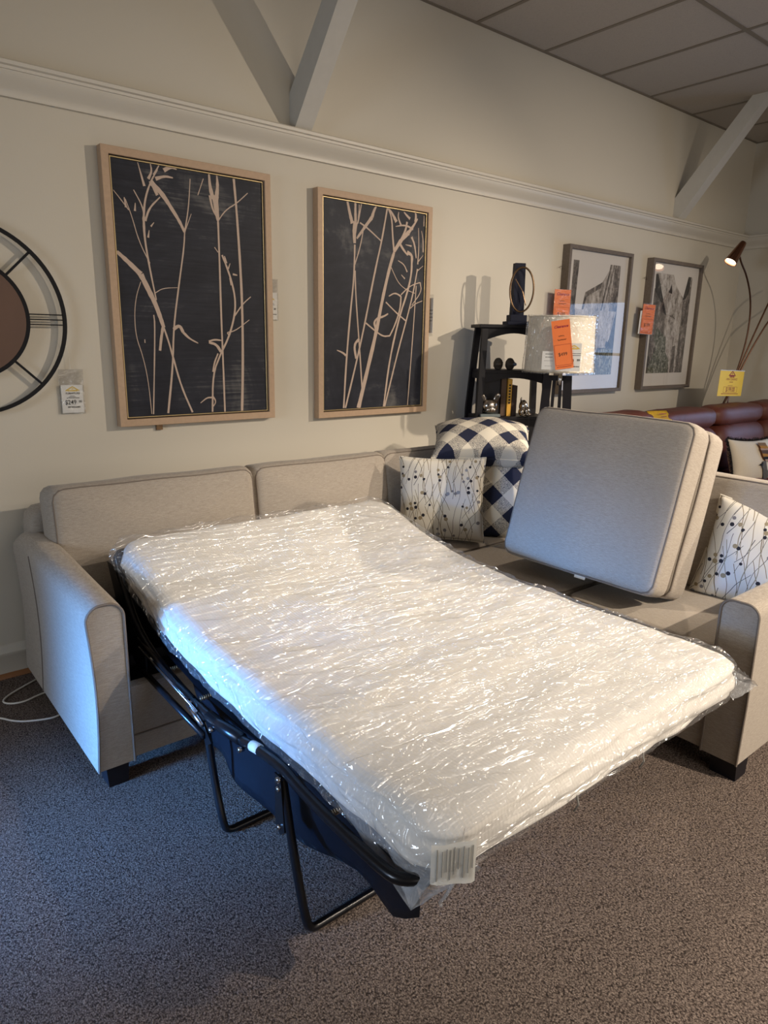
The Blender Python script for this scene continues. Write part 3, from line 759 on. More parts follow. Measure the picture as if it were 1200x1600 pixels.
pb = obj('plastic_bag', slab(250, 330, 12, .641, .886, .428, .566, .10, .055, fp), 'plastic', mt, smooth=True)
# sewn law label, folded bag corner and torn tie at the foot
def sheet(rows, thick=.0006):
    bm = BM(); g = [[bm.verts.new(p) for p in r] for r in rows]
    for A, B in zip(g, g[1:]):
        for k in range(len(A)-1): bm.faces.new((A[k], A[k+1], B[k+1], B[k]))
    bmesh.ops.solidify(bm, geom=bm.faces[:], thickness=thick)
    return bm
def flap(a, b, c, n=10, amp=.008, thick=.0005, seed=0):
    """crumpled triangular sheet between three points"""
    a, b, c = V(a), V(b), V(c); nr = (b-a).cross(c-a).normalized(); rows = []
    for i in range(n+1):
        s = i/n; rows.append([a.lerp(b, s).lerp(a.lerp(c, s), k/n)+nr*noise.noise(V((s*5, k/n*4*s+seed, seed)))*amp for k in range(n+1)])
    return sheet(rows, thick)
obj('bag_corner', flap((.785, -2.325, .345), (.785, -2.05, .45), (.90, -2.405, .44), 12, .014, seed=1), 'bag_fold', pb, smooth=True)
obj('bag_corner', flap((.785, -2.325, .345), (.80, -2.20, .46), (.84, -2.385, .50), 10, .012, seed=5), 'bag_fold', pb, smooth=True)
obj('bag_corner', flap((2.15, -2.405, .435), (2.045, -2.33, .52), (2.045, -2.38, .41), 10, .015, seed=3), 'bag_fold', pb, smooth=True)
obj('bag_corner', flap((2.15, -2.405, .435), (2.04, -2.30, .46), (2.045, -2.38, .52), 10, .015, seed=8), 'bag_fold', pb, smooth=True)
obj('bag_tie', tube(BM(), smoothpath([(.85, -2.38, .42), (.848, -2.36, .37), (.855, -2.335, .33), (.872, -2.325, .31), (.875, -2.32, .30)], 2), .004, 5), 'bag_fold', pb, smooth=True)
lb = obj('care_label', sheet([[V((.783+.083*s_, -2.378-.038*math.sin(s_*1.5)-.003*math.sin(s_*9), .535-.088*q-.010*s_*q)) for s_ in [k/8 for k in range(9)]] for q in [k/6 for k in range(7)]]), 'card_white', mt, smooth=True)
bm = BM()
for k in range(9):
    xx = .790+.0080*k; yy = -2.3795-.038*math.sin((xx-.783)/.083*1.5)-.003*math.sin((xx-.783)/.083*9); box(bm, xx, xx+.0016, yy-.001, yy, .455+.01*(k % 3), .526-.004*(k % 2))
obj('label_print', bm, 'ink_grey', lb)
obj('handle_loop', tube(BM(), [(1.20, -2.412, .475), (1.20, -2.418, .455), (1.20, -2.408, .432)], .0025, 6), 'ink_grey', mt)
obj('handle_loop', tube(BM(), [(1.47, -2.412, .475), (1.47, -2.418, .455), (1.47, -2.408, .432)], .0025, 6), 'ink_grey', mt)

# ---------------------------------------------------------------- right half of the sectional
rs = thing('sectional_sofa', 'oatmeal fabric corner section with two seats and an arm, beside the pulled-out bed', 'sofa', (2.75, -1.2, 0))
obj('seat_base', bx(2.275, 2.93, -2.215, -.10, .065, .335, .01), 'fabric', rs, angle=40)
bm = BM()
secs = [(2.268, 1), (2.285, 1), (3.17, 1), (3.19, .985)]
def armr(zt):
    y0, y1 = -2.335, -2.21; r = .042; pts = [(y0, .065), (y0-.003, .3)]
    for k in range(9): a = PI-k*PI/16; pts.append((y0+r+r*math.cos(a), zt-r+r*math.sin(a)))
    for k in range(9): a = PI/2-k*PI/16; pts.append((y1-r+r*math.cos(a), zt-r+r*math.sin(a)))
    pts.append((y1, .065)); return pts
extr(bm, armr(.645), 'x', 2.268, 3.19)
ar = obj('arm', bm, 'fabric', rs, angle=50)
obj('welt_cord', tube(BM(), [(2.265, a, b) for a, b in armr(.643)], .0045, 6), 'piping', ar)
foot(rs, 2.315, -2.29, .09, .065); foot(rs, 3.1, -2.29, .09, .065); foot(rs, 3.1, -.2, .09, .065); foot(rs, 2.32, -.2, .09, .065)
def seat(cx, cy, w, d, seed):
    # horizontal cushion: local front normal points up
    m = basis((cx, cy, .395), (0, 1, 0), (0, 0, 1))
    o = obj('seat_cushion', softbox(w, .12, d, .05, .03, .012, seed=seed), 'fabric', rs, m, smooth=True)
    obj('welt_cord', welt(w, .12, d, .05, .03, -1, seed=seed), 'piping', o, 'local')
    obj('welt_cord', welt(w, .12, d, .05, .03, 1, seed=seed), 'piping', o, 'local')
seat(2.615, -1.885, .63, .68, 11); seat(2.615, -1.235, .65, .68, 12); seat(2.615, -.60, .60, .66, 13)
obj('back_frame', softbox(1.82, .17, .74, .06, .03, .004, seed=21), 'fabric', rs, basis((3.095, -1.41, .44), (0, -1, 0), (-1, 0, 0)), smooth=True)
obj('back_frame', softbox(.62, .15, .70, .06, .03, .004, seed=22), 'fabric', rs, basis((2.56, -.135, .42), (1, 0, 0), (0, -1, 0)), smooth=True)
obj('back_frame', softbox(.48, .10, .70, .05, .03, .004, seed=23), 'fabric', rs, basis((2.955, -.32, .42), (.53, -.85, 0), (-.85, -.53, 0)), smooth=True)
cushion(rs, (2.905, -1.885, .685), (0, -1, 0), (-1, 0, .20), (.64, .20, .50), .08, .045, .03, 31)
cushion(rs, (2.905, -1.235, .685), (0, -1, 0), (-1, 0, .20), (.64, .20, .50), .08, .045, .03, 32)
cushion(rs, (2.58, -.335, .655), (1, 0, 0), (0, -1, .16), (.63, .17, .44), .06, .045, .03, 33)

# the two lifted-out seat cushions stood on edge
nrm = (-.955, -.03, .30)
for k, off in ((0, .075), (1, .215)):
    base = V((2.405, -1.56, .845)); d = V((.955, 0, -.30)).normalized()
    loc = base + d*off + V((0, .0, .022))
    t = cushion(None, loc, (.02, -1, 0), nrm, (.735, .135, .68), .04, .028, .004, 41+k, 'loose_seat_cushion')
    if k == 0: tag(t, 'front one of two loose oatmeal seat cushions stood on edge on the sofa seat', 'cushion', 'lifted-out seat cushions')
    else: tag(t, 'rear one of two loose oatmeal seat cushions, behind the front one', 'cushion', 'lifted-out seat cushions')
    if k == 0: lc = t
bm = BM(); box(bm, .02, .07, -.05, -.046, -.352, -.338); obj('care_tag', bm, 'card_white', lc, 'local')

# ---------------------------------------------------------------- pillows
def make_pillow(name, label, loc, right, normal, S, T, mat, seed, ear=.03, H=None, group=None, piping=True, tilt=0):
    mw = basis(loc, right, normal) @ Matrix.Rotation(tilt, 4, 'Y')
    bm, edge = pillow(S, T, seed, ear, H=H)
    o = obj(name, bm, mat, None, mw, smooth=True)
    tag(o, label, 'pillow', group)
    if piping: obj('edge_cord', tube(BM(), edge, .004, 6, closed=True), mat, o, 'local')
    return o
make_pillow('throw_pillow', 'cream sprig-print throw pillow leaning in the sofa corner beside the mattress', (2.405, -.70, .675), (.66, -.75, 0), (-.73, -.62, .20), .44, .15, 'floral', 1, H=.43, tilt=-.03)
make_pillow('throw_pillow', 'navy and cream buffalo check pillow standing on the corner seat under another', (2.67, -.77, .68), (.70, -.71, 0), (-.70, -.68, .16), .47, .15, 'gingham', 2)
make_pillow('throw_pillow', 'navy and cream buffalo check pillow lying flat on top of the standing one', (2.73, -.66, .935), (.70, -.71, 0), (-.20, -.20, .95), .52, .23, 'gingham', 3, H=.42)
make_pillow('throw_pillow', 'white sprig-print throw pillow leaning against the right arm of the sofa', (2.83, -2.09, .635), (.30, -.95, 0), (-.93, -.30, .18), .42, .18, 'floral', 4, tilt=.15)

# ---------------------------------------------------------------- framed pictures
def ring_frame(w, h, t, d, mat, parent, name='frame', y0=0):
    bm = BM(); o = [(0, 0), (w, 0), (w, h), (0, h)]; i = [(t, t), (w-t, t), (w-t, h-t), (t, h-t)]
    def vr(pts, y): return [bm.verts.new((a, y, b)) for a, b in pts]
    A, B, Ci, D = vr(o, y0), vr(o, y0-d), vr(i, y0-d), vr(i, y0)
    for P, Q in ((A, B), (B, Ci), (Ci, D), (D, A)):
        for k in range(4): bm.faces.new((P[k], P[(k+1) % 4], Q[(k+1) % 4], Q[k]))
    bmesh.ops.recalc_face_normals(bm, faces=bm.faces)
    ed = [e for e in bm.edges if len(e.link_faces) == 2 and e.calc_face_angle(0) > .5]
    bmesh.ops.bevel(bm, geom=ed, offset=.0015, segments=1, affect='EDGES')
    return obj(name, bm, mat, parent, 'local')
def botanical(label, x, z, h, lines, canvas):
    p = thing('framed_picture', label, 'picture', (x, 0, z), group='botanical prints in pale oak frames')
    ring_frame(.79, h, .032, .046, 'frame_oak', p)
    g_ = ring_frame(.79-.072, h-.072, .006, .036, 'gold', p, 'gold_fillet'); g_.matrix_basis = Matrix.Translation((.036, 0, .036))
    c = obj('canvas', bx(.034, .756, -.030, -.006, .034, h-.034), canvas, p, 'local')
    bm = BM()
    for i, (w0, w1, pts) in enumerate(lines): ribbon(bm, pts, w0*.0011, w1*.0011, -.0306-.00002*i)
    obj('printed_stems', bm, 'stem', c, 'local')
    return p
pa = botanical('dark print of pale grass stems in oak frame, nearest the clock', 1.035, 1.06, 1.155, ART_A, 'canvas_a')
pb2 = botanical('dark print of pale grass stems in oak frame, nearest the black shelf', 2.095, 1.04, 1.16, ART_B, 'canvas_b')
obj('wall_tape', bx(.175, .205, -.012, -.002, -.028, 0), 'bronze', pa, 'local')
def poly(bm, pts, y):
    bm.faces.new([bm.verts.new((a, y, b)) for a, b in pts])
def street(label, x, z, kind):
    p = thing('framed_picture', label, 'picture', (x, 0, z), group='street scene prints in taupe frames')
    w, h = .79, 1.025
    ring_frame(w, h, .026, .062, 'frame_grey', p)
    b = obj('mat_board', bx(.02, w-.02, -.036, -.02, .02, h-.02), 'mat_board', p, 'local')
    def shp(name, mat, polys, y):
        for q in polys:
            bm = BM(); poly(bm, q, y); obj(name, bm, mat, b, 'local')
    if kind == 3:
        shp('print_sheet', 'wash_light', [[(.10, .13), (.66, .13), (.66, .93), (.56, .93), (.45, .80), (.25, .72), (.22, .60), (.18, .60), (.10, .62)]], -.0365)
        shp('printed_wall', 'wash_mid', [[(.075, .35), (.135, .60), (.15, .93), (.085, .93)], [(.22, .60), (.25, .72), (.45, .80), (.44, .76), (.27, .69), (.24, .60)], [(.56, .60), (.60, .93), (.665, .93), (.665, .60)], [(.45, .60), (.47, .60), (.555, .93), (.535, .93)], [(.49, .60), (.50, .60), (.59, .93), (.58, .93)]], -.0369)
        shp('printed_wall', 'wash_dark', [[(.56, .33), (.60, .40), (.665, .62), (.665, .13), (.42, .13), (.45, .33)], [(.10, .13), (.25, .13), (.20, .40), (.13, .62), (.10, .45)], [(.62, .60), (.665, .66), (.665, .60)], [(.55, .34), (.62, .34), (.60, .37), (.56, .38)]], -.0373)
        shp('printed_foliage', 'wash_foliage', [[(.40, .13), (.665, .13), (.665, .32), (.55, .33), (.43, .30)]], -.0377)
    else:
        shp('print_sheet', 'wash_light', [[(.09, .13), (.665, .13), (.665, .74), (.56, .74), (.50, .78), (.44, .82), (.40, .86), (.36, .92), (.10, .92)]], -.0365)
        shp('printed_wall', 'wash_mid', [[(.09, .13), (.09, .80), (.14, .80), (.27, .62), (.31, .60), (.30, .35), (.34, .13)], [(.55, .13), (.555, .72), (.60, .80), (.665, .92), (.665, .13)], [(.30, .60), (.34, .60), (.46, .57), (.42, .60)], [(.47, .35), (.52, .36), (.52, .13), (.46, .13)]], -.0369)
        shp('printed_wall', 'wash_dark', [[(.09, .91), (.125, .91), (.20, .78), (.31, .60), (.27, .61), (.20, .70), (.10, .78)], [(.545, .73), (.60, .92), (.65, .92), (.63, .80), (.59, .74)], [(.31, .78), (.345, .85), (.365, .77)], [(.09, .13), (.12, .13), (.13, .26), (.09, .27)]], -.0373)
        shp('printed_foliage', 'wash_foliage', [[(.10, .13), (.44, .13), (.42, .24), (.36, .30), (.34, .42), (.26, .46), (.19, .50), (.15, .42), (.20, .33), (.13, .22)]], -.0377)
    obj('picture_glass', bx(.024, w-.024, -.050, -.048, .024, h-.024), 'glass', p, 'local')
    obj('hanging_wire', tube(BM(), smoothpath([(0, -.01, h*.84), (-.03, -.02, h*.86), (-.055, -.02, h*.845)], 2), .0015, 5), 'bronze', p, 'local')
    return p
street('taupe framed street print partly hidden behind the white lampshade', 4.165, 1.10, 3)
street('taupe framed street print nearest the arc lamp and room corner', 5.245, 1.10, 4)

# ---------------------------------------------------------------- wall clock
ck = thing('wall_clock', 'round black metal skeleton wall clock with brown wooden centre', 'clock', (.475, -.03, 1.515))
def ringm(r, w, t, mat, name, par, y=0):
    bm = BM(); n = 96; g = []
    for k in range(n):
        a = 2*PI*k/n; c, s = math.cos(a), math.sin(a)
        g.append([bm.verts.new((c*q, yy, s*q)) for q, yy in ((r, y+t/2), (r, y-t/2), (r-w, y-t/2), (r-w, y+t/2))])
    for k in range(n):
        A, B = g[k], g[(k+1) % n]
        for j in range(4): bm.faces.new((A[j], A[(j+1) % 4], B[(j+1) % 4], B[j]))
    bmesh.ops.recalc_face_normals(bm, faces=bm.faces)
    return obj(name, bm, mat, par, 'local', angle=40)
ringm(.375, .014, .014, 'matte_black', 'outer_ring', ck); ringm(.235, .018, .018, 'matte_black', 'inner_ring', ck)
obj('clock_face', lathe(BM(), [(0.001, -.012), (.219, -.012), (.219, .002), (.001, .002)], 64), 'clock_wood', ck, basis((.475, -.03, 1.515), (1, 0, 0), (0, 0, 1)), angle=40)
def spoke(a, off, w=.005):
    bm = BM(); box(bm, .228, .368, -.004, .004, off-w/2, off+w/2)
    bmesh.ops.rotate(bm, verts=bm.verts, matrix=Matrix.Rotation(-a, 3, 'Y')); obj('numeral_bar', bm, 'matte_black', ck, 'local')
for a in (0, PI/2, PI, 3*PI/2):
    for o_ in (-.02, 0, .02): spoke(a, o_, .0045)
for a in (PI/4, 3*PI/4, 5*PI/4, 7*PI/4): spoke(a, 0, .009)
bm = BM(); box(bm, -.006, .006, -.018, -.015, -.02, .17); obj('minute_hand', bm, 'matte_black', ck, 'local')
bm = BM(); box(bm, -.12, .02, -.021, -.018, -.006, .006); obj('hour_hand', bm, 'matte_black', ck, 'local')

# ---------------------------------------------------------------- price tags
def card(name, label, cat, loc, right, normal, w, h, mat, group=None, tilt=0):
    t = thing(name, label, cat, mw=basis(loc, right, normal) @ Matrix.Rotation(tilt, 4, 'Y'), group=group)
    obj('card', bx(-w/2, w/2, -.001, 0, -h/2, h/2), mat, t, 'local')
    return t
def sleeve(t, w, h, dz=0):
    bm = BM(); box(bm, -w/2, w/2, -.004, -.0035, -h/2+dz, h/2+dz); box(bm, -w/2, w/2, .001, .0015, -h/2+dz, h/2+dz)
    obj('clear_sleeve', bm, 'sleeve', t, 'local')
t = card('price_tag', 'white card reading $249 in a clear sleeve hanging under the clock', 'price tag', (.851, -.012, 1.19), (1, 0, .02), (0, -1, 0), .088, .118, 'card_white', tilt=.03)
sleeve(t, .10, .19, .03)
roof_logo(t, .002, .034, .056, 'logo_gold')
textmesh('FURNITURE', .011, 'ink_black', t, .002, .023, sx=1.0, bold=.0003)
bars(t, [(0, .013, .018, .002), (0, .009, .03, .002), (.002, .004, .052, .003)], 'ink_black')
textmesh('$249', .027, 'ink_black', t, -.009, -.015, bold=.0004, sx=.85); textmesh('00', .013, 'ink_black', t, .031, -.0115, bold=.0002)
textmesh('KEY INCLUDED', .0085, 'ink_black', t, .004, -.035, bold=.0004, sx=.85)
obj('hang_string', tube(BM(), [(0, -.002, .125), (-.002, -.004, .19), (-.022, -.006, .25)], .0008, 5), 'cord', t, 'local')
t = card('price_tag', 'white price card half hidden at the right side of the print nearest the clock', 'price tag', (1.828, -.006, 1.615), (1, 0, 0), (0, -1, 0), .088, .13, 'card_white')
sleeve(t, .10, .20, .03); roof_logo(t, .0, .03, .056, 'logo_gold'); bars(t, [(.0, .012, .05, .002), (0, .006, .06, .002)], 'ink_black')
textmesh('$199', .024, 'ink_black', t, -.008, -.018, bold=.0007, sx=.85); textmesh('00', .012, 'ink_black', t, .030, -.0145, bold=.0004); bars(t, [(.02, -.04, .04, .004)], 'ink_black')
t = card('price_tag', 'white price card edge-on at the right side of the second grass print', 'price tag', (2.899, -.03, 1.605), (.1, -1, 0), (-1, -.1, 0), .055, .20, 'card_white')
sleeve(t, .058, .24, 0); bars(t, [(.012, -.03+.02*k, .03, .004) for k in range(4)], 'ink_black')
def scribble(parent, x, z, w, h, mat, n=9, seed=0):
    rr = random.Random(seed); pts = [(x-w/2+w*i/n, -.0018, z+h/2*((-1)**i)*rr.uniform(.4, 1)) for i in range(n+1)]
    return obj('handwriting', tube(BM(), smoothpath(pts, 1), w*.012+.0006, 5), mat, parent, 'local')
def orange(label, loc, right, normal, w, h, tilt=0, price='$499', group='orange sale tags'):
    t = card('sale_tag', label, 'price tag', loc, right, normal, w, h, 'card_orange', group, tilt)
    textmesh('Clearance', w*.20, 'ink_pink', t, 0, h*.37, bold=.0006, shear=.4, sx=.95)
    scribble(t, -w*.02, h*.18, w*.3, h*.04, 'ink_black', 5, 1); scribble(t, 0, h*.10, w*.45, h*.04, 'ink_black', 8, 2)
    bm = BM()
    for z in (.0, -.42): box(bm, -w*.45, w*.45, -.0014, -.001, h*z-.0008, h*z+.0008)
    for s in (-1, 1): box(bm, s*w*.45-.0008, s*w*.45+.0008, -.0014, -.001, -h*.42, 0)
    obj('printed_box', bm, 'ink_red', t, 'local')
    textmesh(price, w*.27, 'ink_black', t, -w*.02, -h*.2, sx=.9)
    bars(t, [(0, -h*.455, w*.8, h*.012)], 'ink_red')
    return t
t = orange('orange sale tag on the left edge of the street print behind the lampshade', (4.09, -.085, 1.70), (1, 0, 0), (-.3, -1, 0), .135, .235, group=None, price='$199')
sleeve(t, .14, .24)
t = orange('orange sale tag on the left edge of the street print nearest the corner', (5.19, -.09, 1.655), (1, 0, 0), (-.2, -1, 0), .135, .225, tilt=.04, group=None, price='$199')
sleeve(t, .15, .24)
obj('card', bx(-.085, .055, .003, .004, -.115, .06), 'card_white', t, 'local')

# ---------------------------------------------------------------- ladder shelf
SX, SY = 3.50, -.03
sh = thing('ladder_shelf', 'black wooden ladder shelf with arched rails against the wall behind the sofa corner', 'shelf', (3.50, -.15, 0))
zt = 1.562
def sx_(z, s):  # outer post x
    k = (zt-z)/zt; return 3.50+s*(.205+.025*min(1, k*3)+.015*k)
def sy_(z): k = (zt-z)/zt; return -.19-.05*min(1, k*3)-.02*k
def sb_(z): k = (zt-z)/zt; return -.05+.04*min(1, k*3)
def post(s, front, name):
    bm = BM(); pts = []
    for z in (0, zt*2/3, zt-.02):
        x = sx_(z, s); y = sy_(z) if front else sb_(z)
        w = .036
        xa, xb = (x, x+w) if s < 0 else (x-w, x)
        pts.append([bm.verts.new(p) for p in ((xa, y-.016, z), (xb, y-.016, z), (xb, y+.016, z), (xa, y+.016, z))])
    for A, B in zip(pts, pts[1:]):
        for k in range(4): bm.faces.new((A[k], A[(k+1) % 4], B[(k+1) % 4], B[k]))
    bm.faces.new(pts[0][::-1]); bm.faces.new(pts[-1])
    obj(name, bm, 'black_wood', sh)
for s in (-1, 1):
    for f in (0, 1): post(s, f, 'post')
obj('top_board', bx(3.27, 3.73, -.225, -.03, zt-.02, zt, .003), 'black_wood', sh)
def apron(z, x0, x1, y, h0, h1, name='arched_rail'):
    pts = [(x0, z), (x1, z), (x1, z-h1)]
    for k in range(13): q = k/12; pts.append((x1-(x1-x0)*q, z-h1+(h1-h0)*math.sin(q*PI)))
    obj(name, extr(BM(), pts, 'y', y-.008, y+.008), 'black_wood', sh)
apron(zt-.02, sx_(zt, -1)+.03, sx_(zt, 1)-.03, -.195, .03, .07)
TIERS = (1.295, 1.015, .66, .32)
for z in TIERS:
    obj('shelf_board', bx(sx_(z, -1)+.01, sx_(z, 1)-.01, sy_(z)-.012, -.04, z-.02, z, .002), 'black_wood', sh)
    apron(z-.02, sx_(z, -1)+.03, sx_(z, 1)-.03, sy_(z)-.004, .028, .06)
    for s in (-1, 1):
        x = sx_(z, s); xa, xb = (x+.008, x+.028) if s < 0 else (x-.028, x-.008)
        obj('side_rail', bx(xa, xb, sy_(z), -.045, z-.055, z-.02), 'black_wood', sh)

# sculpture on the shelf top
ROOTS = [sh]; n0 = set(bpy.data.objects)
sc = thing('ring_sculpture', 'dark blue-black column sculpture with bronze ring on top of the black shelf', 'sculpture', (3.50, -.11, zt)); local_sc = sc
bm = BM(); box(bm, 3.43, 3.57, -.16, -.06, zt, zt+.022, .002); box(bm, 3.45, 3.555, -.15, -.07, zt+.022, zt+.06, .002)
obj('base', bm, 'navy_black', sc)
bm = BM(); r = bmesh.ops.create_cube(bm, size=1)
for v in bm.verts:
    k = .5-v.co.z; w = .062+.014*k; v.co = V((3.50+v.co.x*w, -.11+v.co.y*.05, zt+.06+(v.co.z+.5)*.30))
obj('column', bm, 'navy_black', sc)
rc_ = V((3.505, -.165, zt+.205)); rd = V((.80, -.20, 0)).normalized()
obj('ring', tube(BM(), [rc_+rd*math.cos(a)*.07+V((0, 0, 1))*math.sin(a)*.128 for a in [2*PI*k/48 for k in range(48)]], .0058, 8, closed=True), 'bronze', sc, smooth=True)
obj('pin', tube(BM(), [rc_+V((-.04, .01, .06)), rc_+V((.005, .0, -.01)), rc_+V((.03, .0, -.09))], .003, 6), 'bronze', sc)
for i, (x, lb_) in enumerate(((3.415, 'left of two carved brown resin heads on the second shelf'), (3.49, 'right of two carved brown resin heads on the second shelf, its nose to the lamp'))):
    bm = BM(); bmesh.ops.create_uvsphere(bm, u_segments=24, v_segments=18, radius=1)
    for v in bm.verts:
        p = v.co.copy(); n_ = noise.noise(p*5+V((i*3, 0, 0)))*.10+noise.noise(p*12)*.06
        v.co = V((p.x*.029*(1+n_), p.y*.029*(1+n_), p.z*.038*(1+n_*.5)))
        if p.z < -.75: v.co.z = max(v.co.z, -.033)
        if i and p.x > .8 and -.3 < p.z < .2: v.co.x += .012
        if p.y < -.7: v.co.y -= .004*math.cos(p.z*6)
    bmesh.ops.translate(bm, verts=bm.verts, vec=(x, -.17, 1.295+.033))
    tag(obj('carved_head', bm, 'carved', None, smooth=True), lb_, 'ornament', 'carved heads')
# books and dog bookends on the third shelf
def book(label, x0, x1, y0, y1, h, mat, z=.985):
    t = thing('book', label, 'book', ((x0+x1)/2, (y0+y1)/2, z), group='books on the third shelf')
    bm = BM(); box(bm, x0, x0+.002, y0, y1, z, z+h); box(bm, x1-.002, x1, y0, y1, z, z+h); box(bm, x0, x1, y0, y0+.003, z, z+h)
    obj('cover', bm, mat, t); obj('pages', bx(x0+.002, x1-.002, y0+.003, y1-.003, z+.004, z+h-.004), 'paper', t)
    return t
book('thick black book behind the silver dog head', 3.36, 3.475, -.19, -.06, .235, 'book_black')
b_ = book('brown clothbound book between the black and the yellow books', 3.479, 3.513, -.20, -.06, .245, 'book_brown')
b_ = book('slim yellow paperback standing among darker books', 3.517, 3.545, -.21, -.06, .225, 'book_yellow')
bm = BM()
for k in range(7): box(bm, 3.525, 3.537, -.2106, -.21, 1.06+k*.018, 1.07+k*.018)
obj('spine_lettering', bm, 'ink_black', b_)
book('short dark brown book right of the yellow paperback', 3.549, 3.583, -.20, -.06, .185, 'book_dark')
def sph(bm, c, r, rot=None, seg=20):
    q = bmesh.ops.create_uvsphere(bm, u_segments=seg, v_segments=seg-6, radius=1)
    for v in q['verts']:
        p = V((v.co.x*r[0], v.co.y*r[1], v.co.z*r[2]))
        if rot: p = rot @ p
        v.co = p+V(c)
sc.matrix_basis = Matrix.Translation((.03, -.01, 0)) @ sc.matrix_basis
dg_ = thing('dog_bookend', 'silver french bulldog head bookend on a grey slab, black book behind', 'bookend', (3.40, -.24, .985))
obj('slab', bx(3.33, 3.455, -.285, -.20, .985, 1.003, .002), 'slate', dg_)
bm = BM(); sph(bm, (3.395, -.245, 1.050), (.050, .040, .045)); sph(bm, (3.395, -.272, 1.032), (.034, .020, .024)); sph(bm, (3.378, -.276, 1.028), (.016, .014, .018)); sph(bm, (3.412, -.276, 1.028), (.016, .014, .018)); sph(bm, (3.395, -.290, 1.045), (.010, .007, .007)); sph(bm, (3.395, -.24, 1.015), (.036, .03, .016))
obj('head', bm, 'silver', dg_, smooth=True)
for s in (-1, 1):
    bm = BM(); rt = Matrix.Rotation(s*.45, 3, 'Y'); sph(bm, (3.395+s*.043, -.245, 1.098), (.017, .007, .032), rt)
    e = obj('ear', bm, 'silver', dg_, smooth=True)
    bm = BM(); sph(bm, (3.395+s*.043, -.2515, 1.096), (.010, .003, .022), rt); obj('inner_ear', bm, 'carved', e, smooth=True)
bm = BM()
for s in (-1, 1): sph(bm, (3.395+s*.021, -.280, 1.058), (.006, .004, .006), None, 12)
obj('eyes', bm, 'book_black', dg_, smooth=True)
dt = thing('dog_bookend', 'silver rump half of a bulldog bookend right of the books', 'bookend', (3.625, -.22, .985))
bm = BM(); sph(bm, (3.622, -.215, 1.045), (.026, .034, .040)); sph(bm, (3.640, -.235, 1.018), (.020, .024, .026)); sph(bm, (3.603, -.235, 1.012), (.017, .024, .024)); sph(bm, (3.640, -.25, .998), (.022, .028, .012)); sph(bm, (3.606, -.25, .996), (.018, .026, .010))
obj('body', bm, 'silver', dt, smooth=True)
obj('tail', tube(BM(), [(3.610, -.215, 1.07), (3.603, -.222, 1.09), (3.606, -.22, 1.10)], [.008, .006, .002], 8), 'silver', dt, smooth=True)

def local_shift(o, d): o.matrix_basis = Matrix.Translation(d) @ o.matrix_basis
for o in [o for o in bpy.data.objects if o not in n0 and o.parent is None]:
    if o.name.startswith(('book', 'dog')): local_shift(o, (-.045, -.0, .03))
    ROOTS.append(o)
TT = Matrix.Translation((3.375, -.26, 0)) @ Matrix.Rotation(math.radians(-30), 4, 'Z') @ Matrix.Translation((-3.50, .13, 0))
for o in ROOTS: o.matrix_basis = TT @ o.matrix_basis
# ---------------------------------------------------------------- lamp with plastic-wrapped drum shade
LX, LY = 3.40, -.615
lp = thing('floor_lamp', 'lamp with plastic-wrapped ivory drum shade on black slatted base, in front of the black shelf', 'lamp', (LX, LY, 0))
Z0, Z1 = 1.296, 1.610
sd_ = obj('lamp_shade', lathe(BM(), [(.198, Z0), (.186, Z1), (.182, Z1), (.194, Z0)], 64, LX, LY, cap=False), 'shade', lp, smooth=True)
sd_.data.shade_smooth()
for z, r_ in ((Z0+.004, .1988), (Z1-.004, .187)):
    obj('shade_trim', tube(BM(), [(LX+r_*math.cos(a), LY+r_*math.sin(a), z) for a in [2*PI*k/64 for k in range(64)]], .0035, 6, closed=True), 'shade_trim' if z < 1.4 else 'shade', sd_, smooth=True)
bm = BM(); n = 128; g = []
for j in range(25):
    q = j/24; z = Z0-.006+(Z1-Z0+.012)*q; row = []
    for k in range(n):
        a = 2*PI*k/n; p = V((math.cos(a)*2.2, math.sin(a)*2.2, q*1.2))
        r_ = .2025-.013*q+.010*ridge(V((p.x*2.4, p.y*2.4, p.z)), 3)+.004*noise.noise(p*3)
        row.append(bm.verts.new((LX+r_*math.cos(a), LY+r_*math.sin(a), z)))
    g.append(row)
for A, B in zip(g, g[1:]):
    for k in range(n): bm.faces.new((A[k], A[(k+1) % n], B[(k+1) % n], B[k]))
obj('shade_wrap', bm, 'plastic', sd_, smooth=True)
# spider and rods
obj('harp', tube(BM(), [(LX-.185, LY, Z1-.02), (LX, LY, Z1-.03), (LX+.185, LY, Z1-.02)], .003, 6), 'steel', lp)
bm = BM(); ca, sa = math.cos(-.86), math.sin(-.86)
def lr(x, y): return (LX+x*ca-y*sa, LY+x*sa+y*ca)
def slat(bm, xb, xt, w, z0, z1, t=.022, y=0):
    vs = []
    for x, z in ((xb, z0), (xt, z1)):
        vs.append([bm.verts.new((*lr(x+dx, y+dy), z)) for dx, dy in ((-w/2, -t/2), (w/2, -t/2), (w/2, t/2), (-w/2, t/2))])
    A, B = vs
    for k in range(4): bm.faces.new((A[k], A[(k+1) % 4], B[(k+1) % 4], B[k]))
    bm.faces.new(A[::-1]); bm.faces.new(B)
for xb, xt in ((-.115, -.056), (.115, .056)):
    bm = BM(); slat(bm, xb, xt, .05, 0.02, 1.275); bmesh.ops.recalc_face_normals(bm, faces=bm.faces); obj('slat', bm, 'black_wood', lp)
for xb, xt in ((-.040, -.018), (.040, .018)):
    bm = BM(); slat(bm, xb, xt, .018, 0.02, 1.25, .015); bmesh.ops.recalc_face_normals(bm, faces=bm.faces); obj('inner_rod', bm, 'black_wood', lp)
bm = BM(); slat(bm, 0, 0, .09, 1.245, 1.275); slat(bm, 0, 0, .30, 0, .03, .20); bmesh.ops.recalc_face_normals(bm, faces=bm.faces); obj('base', bm, 'black_wood', lp)
